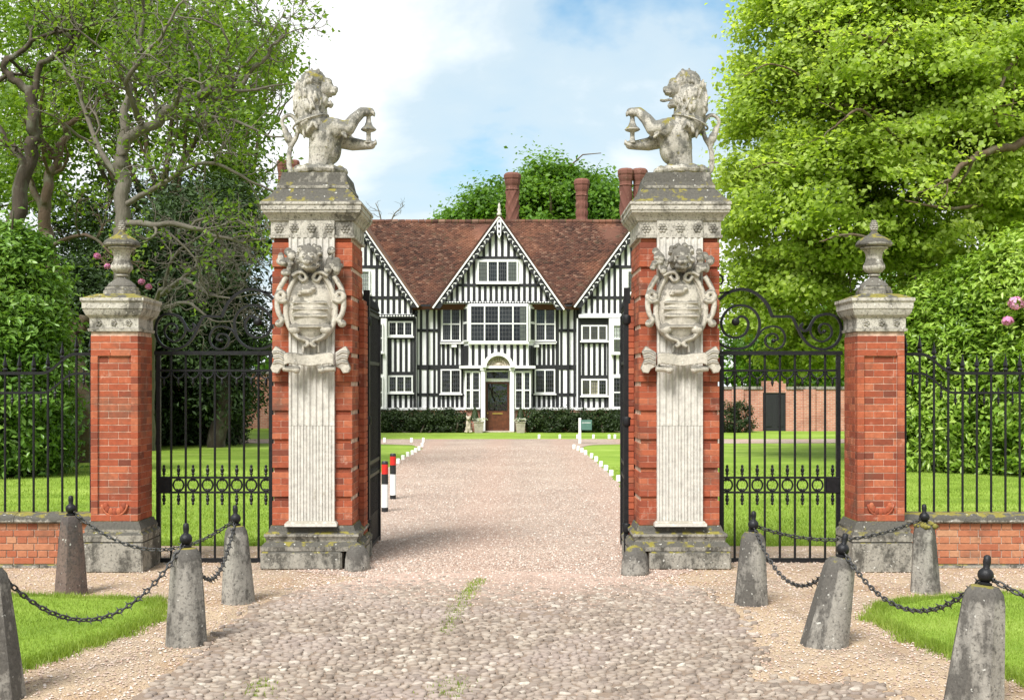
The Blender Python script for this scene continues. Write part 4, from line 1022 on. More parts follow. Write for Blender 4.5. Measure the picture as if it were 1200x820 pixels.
chain('RB', 'RD', 0.33, 'spiked chain over the right verge between the two leaning bollards', seed=6)
chain('RD', 'RE', 0.25, 'spiked chain leading away from the pale leaning bollard', seed=7)

# striped posts and white markers on the drive
def striped_post(px, py, label):
    g = G(px, py); t = thing('striped_post', label, 'post', (g.x, g.y, 0.008), 0, 'red, black and white posts by the drive'); r = 0.053
    for nm, z0, z1, col in (('foot_band', 0.0, 0.07, 'pblack'), ('white_band', 0.07, 0.43, 'pwhite'), ('black_band', 0.43, 0.59, 'pblack'), ('red_band', 0.59, 0.74, 'pred'), ('cap', 0.74, 0.79, 'pblack')):
        pr = [(r, z0), (r, z1)] if nm != 'cap' else [(r, z0), (r * 0.98, z1 - 0.015), (r * 0.8, z1)]
        MB().lathe(0, 0, pr, 16).build(nm, M[col], t, 40)
M['pwhite'] = m_plain('white_paint', (0.78, 0.77, 0.74), 0.5, 12, 0.08, 0.1); M['pblack'] = m_plain('black_paint', (0.015, 0.015, 0.016), 0.45, 12, 0.3, 0.1); M['pred'] = m_plain('red_paint', (0.55, 0.02, 0.015), 0.45, 12, 0.15, 0.1)
striped_post(451, 600, 'striped drive post standing clear on the gravel'); striped_post(460.5, 585, 'striped drive post set back at the lawn edge')
def marker(x, y, label, group, h=0.135, w=0.09):
    mb = MB(); mb.cbox(-w/2, w/2, -0.05, 0.05, 0, h, 0.012); mb.xf(Matrix.Rotation(rng.uniform(-.2, .2), 4, 'Z') @ Matrix.Rotation(rng.uniform(-.06, .06), 4, 'Y'))
    tag(mb.build('marker_block', M['pwhite'], None, False, (x, y, 0.0)), label, 'marker', group)
for i, (zx, zy) in enumerate(((882, 192), (900, 200), (916, 208), (932, 218), (957, 232), (977, 246), (998, 268), (1018, 286), (1041, 308), (1073, 332))):
    g = G(430 + zx / 3.636, 470 + zy / 3.636 + 3.0); marker(g.x, g.y, 'small white marker block along the drive edge before the garden sign', 'white markers on the sign side of the drive')
for i, (zx, zy) in enumerate(((236, 184), (222, 200), (208, 208), (194, 218), (174, 226), (154, 240), (132, 256), (110, 285))):
    g = G(430 + zx / 3.636, 470 + zy / 3.636 + 3.0); marker(g.x, g.y, 'small white marker block along the drive edge behind the striped posts', 'white markers on the striped post side of the drive')
for zx in (75, 190, 240, 733, 822, 897, 965, 1032, 1056):
    Y = 43.7 if zx > 300 else 41.0
    marker(PX(430 + zx / 3.636, Y), Y, 'small white marker block on the strip before the house', 'white markers along the house lawn strip', 0.16, 0.09)
# ------------------------------------------------------------------ the timber-framed house
M['plaster'] = m_plain('white_plaster', (0.80, 0.80, 0.785), 0.85, 3, 0.07, 0.1, 0.2)
M['timber'] = m_plain('black_timber', (0.014, 0.014, 0.016), 0.55, 20, 0.4, 0.3, 0.4)
M['wpaint'] = m_plain('white_joinery', (0.74, 0.735, 0.71), 0.45, 10, 0.05, 0.05)
M['curtain'] = m_plain('curtain', (0.62, 0.60, 0.55), 0.9, 6, 0.1, 0.1)
M['blind'] = m_plain('beige_blind', (0.36, 0.30, 0.21), 0.9, 6, 0.15, 0.1)
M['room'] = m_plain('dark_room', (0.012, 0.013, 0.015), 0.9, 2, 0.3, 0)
M['lead'] = m_plain('lead', (0.10, 0.10, 0.105), 0.6, 20, 0.2, 0.1)
M['door'] = m_plain('brown_door', (0.10, 0.032, 0.014), 0.4, 9, 0.35, 0.2)
M['brass'] = m_plain('brass', (0.5, 0.34, 0.1), 0.35, 9, 0.2, 0, 0.5, 0.9)
M['tympanum'] = m_plain('carved_tympanum', (0.42, 0.36, 0.28), 0.85, 10, 0.3, 0.4)
def m_glass():
    m, nt, b, o = newmat('window_glass'); nt.nodes.remove(b)
    g = nt.nodes.new('ShaderNodeBsdfGlossy'); g.inputs['Roughness'].default_value = 0.04; g.inputs['Color'].default_value = (0.9, 0.95, 1, 1)
    t = nt.nodes.new('ShaderNodeBsdfTransparent'); t.inputs['Color'].default_value = (0.86, 0.9, 0.9, 1)
    fr = nt.nodes.new('ShaderNodeFresnel'); fr.inputs['IOR'].default_value = 1.5
    bp = nt.nodes.new('ShaderNodeBump'); bp.inputs['Strength'].default_value = 0.12; bp.inputs['Distance'].default_value = 0.05; nt.links.new(noise(nt, wpos(nt), 3.0, 2), bp.inputs['Height'])
    nt.links.new(bp.outputs[0], g.inputs['Normal']); nt.links.new(bp.outputs[0], fr.inputs['Normal'])
    ms = nt.nodes.new('ShaderNodeMixShader'); nt.links.new(fr.outputs[0], ms.inputs[0]); nt.links.new(t.outputs[0], ms.inputs[1]); nt.links.new(g.outputs[0], ms.inputs[2]); nt.links.new(ms.outputs[0], o.inputs['Surface'])
    return m
M['glass'] = m_glass()
def m_tile():
    m, nt, b, o = newmat('clay_roof_tile'); p = wpos(nt); r = rnd(nt)
    c = ramp(nt, r, [(0, (0.042, 0.023, 0.018)), (0.3, (0.085, 0.041, 0.029)), (0.6, (0.125, 0.057, 0.038)), (0.85, (0.07, 0.038, 0.028)), (1, (0.20, 0.115, 0.08))])
    f = noise(nt, p, 0.45, 6, 0.6); g = noise(nt, p, 2.5, 6, 0.65)
    c = mix(nt, ramp(nt, f, [(0.50, (0, 0, 0)), (0.66, (0.7,)*3)]), c, mix(nt, r, (0.17, 0.075, 0.045), (0.27, 0.12, 0.07)))
    c = mix(nt, ramp(nt, g, [(0.56, (0, 0, 0)), (0.68, (0.55,)*3)]), c, (0.075, 0.066, 0.04))
    li = ramp(nt, noise(nt, p, 14, 4, 0.6), [(0.66, (0, 0, 0)), (0.70, (0.6,)*3)]); c = mix(nt, li, c, (0.36, 0.33, 0.26))
    nt.links.new(c, b.inputs['Base Color']); b.inputs['Roughness'].default_value = 0.9; b.inputs['Specular IOR Level'].default_value = 0.15; return m
M['tile'] = m_tile()
M['chim'] = m_brick('chimney_brick', [(0.13, 0.055, 0.042), (0.20, 0.085, 0.062), (0.16, 0.07, 0.05)], 0.6)
def m_farbrick(name, c1, c2, mort):
    m, nt, b, o = newmat(name); p = wpos(nt); sx = N(nt, 'ShaderNodeSeparateXYZ'); nt.links.new(p, sx.inputs[0]); cx = N(nt, 'ShaderNodeCombineXYZ')
    nt.links.new(math_n(nt, 'ADD', sx.outputs[0], sx.outputs[1]), cx.inputs[0]); nt.links.new(sx.outputs[2], cx.inputs[1])
    br = N(nt, 'ShaderNodeTexBrick'); br.inputs['Scale'].default_value = 1; br.inputs['Brick Width'].default_value = 0.23; br.inputs['Row Height'].default_value = 0.075; br.inputs['Mortar Size'].default_value = 0.009
    br.inputs['Color1'].default_value = (*c1, 1); br.inputs['Color2'].default_value = (*c2, 1); br.inputs['Mortar'].default_value = (*mort, 1); nt.links.new(cx.outputs[0], br.inputs['Vector'])
    c = mix(nt, ramp(nt, noise(nt, p, 1.3, 6, 0.6), [(0.45, (0, 0, 0)), (0.7, (0.6,)*3)]), br.outputs['Color'], tuple(k * 0.5 for k in c1))
    nt.links.new(c, b.inputs['Base Color']); b.inputs['Roughness'].default_value = 0.9; bump(nt, b, br.outputs['Fac'], -0.4, 0.01); return m
M['farbrick'] = m_farbrick('garden_wall_brick', (0.36, 0.13, 0.08), (0.48, 0.20, 0.13), (0.42, 0.34, 0.28))

HY = 50.9
def ZX(z): return 400 + z / 2.411          # zoomed-photo units to photo pixels
def ZY(z): return 180 + z / 2.411
house = thing('timber_framed_house', 'black and white timber framed house with gables and red tiled roof', 'house', (0, HY, 0))
def hb(nm, x0, x1, z0, z1, yf, yb, mat, parent):
    """box given in world x, z and world depth, kept in the house frame"""
    return MB().box(x0, x1, yf - HY, yb - HY, z0, z1).build(nm, M[mat], parent)
def hpx(px, Y): return PX(px, Y)
# planes
YM, YW, YG, YB = 50.9, 50.45, 50.35, 49.95      # main wall, wings, centre gable, bay and porch
# walls
XL0, XL1 = PX(346, YW), PX(487.5, YW); XR0, XR1 = PX(676, YW), PX(826, YW)
ZP = PZ(480, YM)
wall_main = hb('wall', PX(487, YM), PX(677, YM), ZP, 5.5, YM, YM + 8, 'plaster', house)
wall_l = hb('wall', XL0, XL1, ZP, PZ(371, YW), YW, YM + 9, 'plaster', house)
wall_r = hb('wall', XR0, XR1, ZP, PZ(373, YW), YW, YM + 9, 'plaster', house)
hb('brick_plinth', PX(487, YM) - .02, PX(677, YM) + .02, 0, ZP, YM - 0.05, YM + 7.9, 'farbrick', house)
hb('brick_plinth', XL0 - .05, XL1 + .05, 0, ZP, YW - 0.05, YM + 8.9, 'farbrick', house); hb('brick_plinth', XR0 - .05, XR1 + .05, 0, ZP, YW - 0.05, YM + 8.9, 'farbrick', house)
hb('plinth_rail', PX(488, YM), PX(676, YM), ZP - 0.005, ZP + 0.1, YM - 0.09, YM - 0.004, 'wpaint', house)
hb('plinth_rail', XL0, XL1 + .06, ZP - 0.005, ZP + 0.1, YW - 0.10, YW - 0.004, 'wpaint', house); hb('plinth_rail', XR0 - .06, XR1, ZP - 0.005, ZP + 0.1, YW - 0.10, YW - 0.004, 'wpaint', house)

_sm = {}
def stud(parent, x, z0, z1, yf, w=0.115, d=0.022, nm='stud'):
    if z1 - z0 < 0.06: return
    key = (round(z1 - z0, 2), w)
    if key not in _sm:
        me = MB().box(-w/2, w/2, -d, 0.0, 0, z1 - z0).mesh('stud'); me.materials.append(M['timber']); _sm[key] = me
    link(nm, _sm[key], None, parent, (x, yf - HY - 0.003, z0))
def studs(parent, pxa, pxb, pya, pyb, yf, n, w=0.115, ends=False):
    """n studs between two photo columns"""
    xa, xb = PX(pxa, yf), PX(pxb, yf); z0, z1 = PZ(pyb, yf), PZ(pya, yf)
    for i in range(n):
        u = (i + 0.5) / n if not ends else i / (n - 1); stud(parent, xa + (xb - xa) * u + rng.normal(0, 0.008), z0, z1, yf, w)
def beam(parent, pxa, pxb, pya, pyb, yf, d=0.03, mat='timber', nm='beam'):
    return MB().box(PX(pxa, yf), PX(pxb, yf), yf - HY - d, yf - HY - 0.004, PZ(pyb, yf), PZ(pya, yf)).build(nm, M[mat], parent)
def window(parent, pxa, pxb, pya, pyb, yf, cols, rows, curtains=(), blind=(), d=0.11, sill=True, lat=(4, 4), back=True):
    xa, xb = PX(pxa, yf), PX(pxb, yf); z0, z1 = PZ(pyb, yf), PZ(pya, yf); y = yf - HY; fw = 0.058
    f = MB(); w = link('window', None, None, parent) if False else None
    f.box(xa, xb, y - d, y - 0.006, z1 - fw, z1); f.box(xa, xb, y - d, y - 0.006, z0, z0 + fw)
    f.box(xa, xa + fw, y - d, y - 0.006, z0 + fw, z1 - fw); f.box(xb - fw, xb, y - d, y - 0.006, z0 + fw, z1 - fw)
    cw = (xb - xa - fw) / cols; rh = (z1 - z0 - fw) / rows
    for i in range(1, cols): f.box(xa + i * cw, xa + i * cw + fw, y - d + .004, y - 0.006, z0 + fw, z1 - fw)
    for j in range(1, rows):
        for i in range(cols): f.box(xa + i * cw + fw, xa + (i + 1) * cw, y - d + .004, y - 0.006, z0 + j * rh, z0 + j * rh + fw * 0.9)
    if sill: f.box(xa - 0.05, xb + 0.05, y - d - 0.05, y - 0.006, z0 - 0.06, z0)
    wo = f.build('window', M['wpaint'], parent)
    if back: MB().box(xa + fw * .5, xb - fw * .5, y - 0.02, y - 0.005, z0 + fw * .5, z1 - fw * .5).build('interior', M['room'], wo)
    for i in range(cols):
        for j in range(rows):
            x0, x1 = xa + i * cw + fw, xa + (i + 1) * cw; a, b = z0 + j * rh + fw, z0 + (j + 1) * rh
            if j: a = z0 + j * rh + fw * .9
            tl = rng.uniform(-0.006, 0.006)
            gl = MB(); gl.add([(x0, y - d * .6 + tl, a), (x1, y - d * .6 - tl, a), (x1, y - d * .6 - tl, b), (x0, y - d * .6 + tl, b)], [(0, 1, 2, 3)]); gl.build('pane', M['glass'], wo)
            if i in curtains or i in blind:
                nn = 8; V = []; Fc = []
                for k in range(nn + 1):
                    xk = x0 + (x1 - x0) * k / nn; yk = y - d * .35 + (0.008 * (k % 2) if i in curtains else 0); V += [(xk, yk, a), (xk, yk, b)]
                for k in range(nn): Fc.append((2*k, 2*k+2, 2*k+3, 2*k+1))
                MB().add(V, Fc).build('curtain' if i in curtains else 'blind', M['curtain' if i in curtains else 'blind'], wo)
    ld = MB()
    for i in range(cols):
        x0, x1 = xa + i * cw + fw, xa + (i + 1) * cw; nx = lat[0]
        for k in range(1, nx): xk = x0 + (x1 - x0) * k / nx; ld.box(xk - .007, xk + .007, y - d * .6 - .012, y - d * .6 - .006, z0 + fw, z1 - fw)
        nz = max(2, int(round((z1 - z0) / 0.19)))
        for k in range(1, nz): zk = z0 + fw + (z1 - z0 - 2 * fw) * k / nz; ld.box(x0, x1, y - d * .6 - .012, y - d * .6 - .006, zk - .007, zk + .007)
    ld.build('lead_lattice', M['lead'], wo)
    return wo

# --- main wall, recessed parts between the gables
for (xa, xb) in ((489, 513), (654.5, 677)):
    for (ya, yb) in ((359, 385.5), (389, 427.5), (433, 460.5), (464, 477)): studs(wall_main, xa, xb, ya, yb, YM, 3, 0.105)
    for (ya, yb) in ((385.5, 389), (427.5, 433), (460.5, 464)): beam(wall_main, xa - 1, xb + 1, ya, yb, YM)
for x in (487.5, 514.5, 653, 677): beam(wall_main, x - 1.9, x + 1.9, 357, 478, YM, 0.035, nm='post')
beam(wall_main, 516, 651, 427.5, 433, YM, 0.08); beam(wall_main, 516, 651, 355, 358.5, YM, 0.08)
for (xa, xb) in ((517, 544), (624, 651)):
    studs(wall_main, xa, xb, 403, 427.5, YM, 5, 0.12); studs(wall_main, xa, xb, 463.5, 477, YM, 5, 0.12); beam(wall_main, xa - 1, xb, 461.5, 464, YM)
for x in (541.5, 625.5): beam(wall_main, x - 1.6, x + 1.6, 359, 477, YM, 0.035, nm='post')
window(wall_main, 517.5, 540, 359.5, 400, YM, 2, 2); window(wall_main, 627, 651, 359.5, 400, YM, 2, 2)
window(wall_main, 516.5, 540.5, 432.5, 461, YM, 2, 1); window(wall_main, 626.5, 650.5, 432.5, 461, YM, 2, 1)
beam(wall_main, 516, 651.5, 400.5, 403, YM, 0.16, 'wpaint', 'sill_band')
# --- centre bay over the door
zb0, zb1 = PZ(429, YB), PZ(356, YB)
def canted(nm, pxa, pxb, z0, z1, yf, yb, cant, mat, parent):
    xa, xb = PX(pxa, yf), PX(pxb, yf); return MB().prismz([(xa, yf - HY), (xb, yf - HY), (xb + cant, yb - HY), (xa - cant, yb - HY)], z0, z1).build(nm, M[mat], parent)
bay = canted('bay', 550, 619, zb0, zb1, YB, YM - 0.002, 0.28, 'plaster', house)
window(bay, 550.5, 618.5, 357.5, 401, YB, 4, 2, curtains=(), lat=(4, 4))
hb('curtain', PX(609, YB), PX(616, YB), PZ(399, YB), PZ(360, YB), YB - .045, YB - .035, 'curtain', bay)
studs(bay, 551, 618, 404, 428, YB, 9, 0.125)
beam(bay, 549, 620, 401.5, 403.5, YB, 0.15, 'wpaint', 'sill_band')
for sg, px in ((-1, 550), (1, 619)):                                          # canted side lights
    x = PX(px, YB); a = Vector((x, YB - HY)); b = Vector((x + sg * 0.28, YM - HY)); d = (b - a); nrm = Vector((d.y, -d.x)).normalized() * (1 if sg > 0 else -1)
    def slab(u0, u1, z0, z1, o0, o1, mat, nm, par):
        p0, p1 = a + d * u0, a + d * u1; q = [p0 + nrm * o0, p1 + nrm * o0, p1 + nrm * o1, p0 + nrm * o1]
        return MB().prismz([(v.x, v.y) for v in q], z0, z1).build(nm, M[mat], par)
    wz0, wz1 = PZ(400, YB), PZ(359, YB)
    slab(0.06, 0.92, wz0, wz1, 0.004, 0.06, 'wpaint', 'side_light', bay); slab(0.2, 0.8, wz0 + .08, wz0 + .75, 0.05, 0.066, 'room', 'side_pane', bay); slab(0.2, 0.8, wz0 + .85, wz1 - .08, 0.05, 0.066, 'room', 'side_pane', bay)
    for u in (0.12, 0.45, 0.78): slab(u, u + 0.16, PZ(428, YB), PZ(404.5, YB), 0.004, 0.05, 'timber', 'stud', bay)
for px in (532.5, 628.5):
    lm = hb('wall_lantern', PX(px, YM) - .11, PX(px, YM) + .11, PZ(407, YM), PZ(402.5, YM) - .06, YM - 0.3, YM - .1, 'wpaint', house)
# --- porch, door, ground floor bay
YP = 49.75
gb = [hb('bay_window', PX(545, YB), PX(562, YB), ZP, PZ(434, YB), YB + 0.1, YM - .003, 'wpaint', house), hb('bay_window', PX(604, YB), PX(622, YB), ZP, PZ(434, YB), YB + 0.1, YM - .003, 'wpaint', house)]
hb('brick_plinth', PX(545, YB), PX(562, YB), 0, ZP - .006, YB + 0.12, YM - .06, 'farbrick', house); hb('brick_plinth', PX(604, YB), PX(622, YB), 0, ZP - .006, YB + 0.12, YM - .06, 'farbrick', house)
window(gb[0], 545.2, 552.5, 435, 479, YB + 0.1, 1, 2, sill=False, lat=(2, 4)); window(gb[0], 552.8, 563, 435, 479, YB + 0.06, 1, 2, sill=False, lat=(3, 4))
window(gb[1], 603, 613, 435, 479, YB + 0.06, 1, 2, sill=False, lat=(3, 4)); window(gb[1], 613.3, 622, 435, 479, YB + 0.1, 1, 2, sill=False, lat=(2, 4))
porch = link('porch', MB().box(PX(538, YP), PX(627.5, YP), YP - HY, YM - HY - .003, PZ(431.5, YP), PZ(428.5, YP)).mesh('porch'), M['wpaint'], house)
for px in (566, 600): 
    po = hb('porch_post', PX(px - 2.4, YP), PX(px + 2.4, YP), 0.0, PZ(434, YP), YP + .05, YP + 0.3, 'wpaint', porch); hb('post_capital', PX(px - 3.4, YP), PX(px + 3.4, YP), PZ(434, YP) + .002, PZ(431.6, YP), YP + .02, YP + 0.34, 'wpaint', po)
cxp = PX(584, YP); ra = 18.2 / F * YP; zc = PZ(430.5, YP)
mb = MB(); arc = [(cxp - ra * math.cos(PI * i / 20), zc + ra * 0.98 * math.sin(PI * i / 20)) for i in range(21)]; arci = [(cxp - (ra - .15) * math.cos(PI * i / 20), zc + (ra - .15) * 0.98 * math.sin(PI * i / 20)) for i in range(21)]
V = []; Fc = []
for (x, z), (x2, z2) in zip(arc, arci): V += [(x, YP - HY - 0.12, z), (x2, YP - HY - 0.12, z2), (x2, YP - HY + 0.5, z2), (x, YP - HY + 0.5, z)]
for k in range(20):
    for i in range(4): j = (i + 1) % 4; Fc.append((4*k+i, 4*k+j, 4*k+4+j, 4*k+4+i))
mb.add(V, Fc); mb.build('arched_hood', M['wpaint'], porch, 40)
MB().prism(arci, YP - HY + 0.1, YP - HY + 0.2).build('tympanum', M['tympanum'], porch)
sc_ = MB()
for i in range(9): a = PI * (i + .5) / 9; sc_.ball((cxp - 0.3 * math.cos(a), YP - HY + 0.09, zc + 0.03 + 0.3 * math.sin(a)), (0.05, 0.05, 0.1), 6, 5)
sc_.ball((cxp, YP - HY + .08, zc + .1), (0.14, 0.08, 0.1), 10, 7); sc_.build('carved_shell', M['tympanum'], porch, True)
YD = 50.2
hb('porch_wall', PX(563, YD), PX(568.8, YD), 0, PZ(432, YD), YD + .02, YM - .06, 'wpaint', porch); hb('porch_wall', PX(597.2, YD), PX(604, YD), 0, PZ(432, YD), YD + .02, YM - .06, 'wpaint', porch)
hb('transom_bar', PX(568.8, YD), PX(597.2, YD), PZ(447, YD), PZ(445, YD), YD, YD + 0.1, 'wpaint', porch)
window(porch, 568.8, 597.2, 434, 445, YD + .1, 1, 1, sill=False, lat=(5, 2))
door = hb('door', PX(569, YD), PX(597, YD), 0.05, PZ(447, YD) - .004, YD + .06, YD + .12, 'door', house)
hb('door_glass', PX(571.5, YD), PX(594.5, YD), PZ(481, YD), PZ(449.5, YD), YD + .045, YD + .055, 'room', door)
hb('glass_pane', PX(572, YD), PX(594, YD), PZ(480.5, YD), PZ(450, YD), YD + .038, YD + .042, 'glass', door)
for xx in (571.5, 583.6): hb('door_panel', PX(xx, YD), PX(xx + 10.6, YD), PZ(501, YD), PZ(488, YD), YD + .045, YD + .058, 'door', door)
hb('letter_plate', PX(577, YD), PX(589, YD), PZ(485.2, YD), PZ(483.6, YD), YD + .04, YD + .058, 'brass', door); MB().ball((PX(571.3, YD), YD - HY + .02, PZ(484, YD)), 0.045, 10, 8).build('handle', M['brass'], door, True)
hb('door_step', PX(564, YP), PX(602, YP), 0, 0.045, YP - .2, YD + .1, 'tympanum', house)
# --- gables
def gable(apex, footl, footr, yf, base_py, parent_wall, lab, back):
    """triangular wall with bargeboards; apex and feet are photo pixels"""
    ax, az = PX(apex[0], yf), PZ(apex[1], yf); lx, lz = PX(footl[0], yf), PZ(footl[1], yf); rx, rz = PX(footr[0], yf), PZ(footr[1], yf); zb = PZ(base_py, yf)
    t = 0.30
    def zl(x): return lz + (az - lz) * (x - lx) / (ax - lx)
    def zr(x): return rz + (az - rz) * (x - rx) / (ax - rx)
    def roofz(x): return (zl(x) if x < ax else zr(x)) - t
    pl = lx + 0.28; pr = rx - 0.28
    gw = MB().prism([(pl, zb), (pr, zb), (pr, max(zb + .01, roofz(pr))), (ax, az - t), (pl, max(zb + .01, roofz(pl)))], yf - HY, back - HY).build('gable_wall', M['plaster'], house)
    for nm, (fx, fz) in (('roof_slope', (lx, lz)), ('roof_slope', (rx, rz))):
        sg = -1 if fx < ax else 1; d = Vector((fx - ax, fz - az)); d.normalize(); nn = Vector((-d.y, d.x)) * (1 if sg < 0 else -1)
        if nn.y < 0: nn = -nn
        e = Vector((fx, fz)) + d * 0.10; a = Vector((ax, az)); th = 0.09
        MB().prism([(a.x, a.y), (e.x, e.y), (e.x + nn.x * th, e.y + nn.y * th), (a.x, a.y + th * 1.25)], yf - 0.28 - HY, back - HY).build(nm, M['tile'], house)
        bo = MB().prism([(a.x, a.y - .02), (e.x, e.y - .02), (e.x - nn.x * 0.07, e.y - nn.y * 0.07 - .02), (a.x, a.y - .115)], yf - 0.31 - HY, yf - 0.22 - HY).build('verge_board', M['wpaint'], gw)
        bb = MB().prism([(a.x, a.y - .12), (e.x - nn.x * 0.07, e.y - nn.y * .07 - .02), (e.x - nn.x * 0.30 - d.x * .15, e.y - nn.y * 0.30 - d.y * .15), (a.x, a.y - .50)], yf - 0.25 - HY, yf - 0.19 - HY).build('bargeboard', M['timber'], gw)
        cv = MB(); L = (e - a).length; k = 0; s_ = 0.35                         # pierced foliage carving
        while s_ < L - 0.25:
            c = a + d * (s_ + rng.uniform(-.03, .03)) - nn * (0.20 + rng.uniform(-.02, .02)); ph = 1 if k % 2 else -1
            pts = [c + d * (u * 0.075) - nn * (ph * 0.06 * u) for u in (-1, -.6, -.2, .2, .6, 1)]
            cv.tube([(p.x, yf - .262 - HY, p.y) for p in pts], [.004, .014, .021, .021, .014, .004], 5)
            o = c + nn * ph * 0.05; cv.ball((o.x, yf - .262 - HY, o.y), (0.024, 0.015, 0.024), 6, 5); s_ += 0.19; k += 1
        cv.build('foliage_carving', M['wpaint'], bb, True)
    return gw, roofz, zb
def gable_fill(gw, roofz, yf, pxs, rows, w=0.118):
    """studs in rows between beams, cut to the slope"""
    for (pya, pyb) in rows:
        z0 = PZ(pyb, yf); zt = PZ(pya, yf)
        for px in pxs:
            x = PX(px, yf); z1 = min(zt, roofz(x) - 0.05)
            stud(gw, x, z0, z1, yf, w)
def gbeam(gw, roofz, yf, pya, pyb, lo, hi):
    z = PZ((pya + pyb) / 2, yf); xs = [x for x in np.linspace(PX(lo, yf), PX(hi, yf), 400) if roofz(x) > z]
    if xs: MB().box(min(xs), max(xs), yf - HY - .03, yf - HY - .004, PZ(pyb, yf), PZ(pya, yf)).build('beam', M['timber'], gw)
gc, rz_, zb_ = gable((585, 253), (508.5, 358), (660, 360), YG, 356, house, '', 55.3)
gable_fill(gc, rz_, YG, [585 + (k + .5) * 6.55 for k in range(-12, 12) if not (557 < 585 + (k + .5) * 6.55 < 609)], [(302.5, 333.5)])
gable_fill(gc, rz_, YG, [585 + (k + .5) * 6.55 for k in range(-11, 11)], [(335.5, 353)]); gable_fill(gc, rz_, YG, [585 + (k + .5) * 7.2 for k in range(-5, 5)], [(262, 300.5)])
gbeam(gc, rz_, YG, 300.5, 303.5, 510, 660); gbeam(gc, rz_, YG, 332.5, 335.8, 510, 660)
window(gc, 559.5, 607, 305.5, 331.5, YG, 4, 1, curtains=(0, 3))
fr_ = MB().box(PX(519, YG), PX(649, YG), YG - .16 - HY, YG - .004 - HY, PZ(356, YG), PZ(353, YG)).build('jetty_beam', M['timber'], gc)
cv = MB()
for k in range(40): cv.ball((PX(521 + k * 3.2, YG), YG - .165 - HY, PZ(354.4, YG)), (0.045, 0.02, 0.032), 6, 5)
cv.build('jetty_carving', M['wpaint'], fr_, True)
fn = MB(); fn.lathe(PX(585, YG - .25), YG - .25 - HY, [(0.10, PZ(254, YG)), (0.10, PZ(251, YG)), (0.05, PZ(250, YG)), (0.09, PZ(247, YG)), (0.04, PZ(244, YG)), (0.06, PZ(242, YG)), (0.01, PZ(238.5, YG))], 10); fn.build('finial', M['stone_pil'], gc, True)
pd = MB(); pd.prism([(PX(582.3, YG), PZ(258, YG)), (PX(587.7, YG), PZ(258, YG)), (PX(587.3, YG), PZ(276, YG)), (PX(585, YG), PZ(281, YG)), (PX(582.7, YG), PZ(276, YG))], YG - .28 - HY, YG - .2 - HY); pd.build('pendant', M['wpaint'], gc)
pd = MB()
for py in (263, 269, 275): pd.ball((PX(585, YG), YG - .285 - HY, PZ(py, YG)), (0.045, 0.02, 0.06), 8, 6)
pd.build('pendant_carving', M['timber'], gc, True)
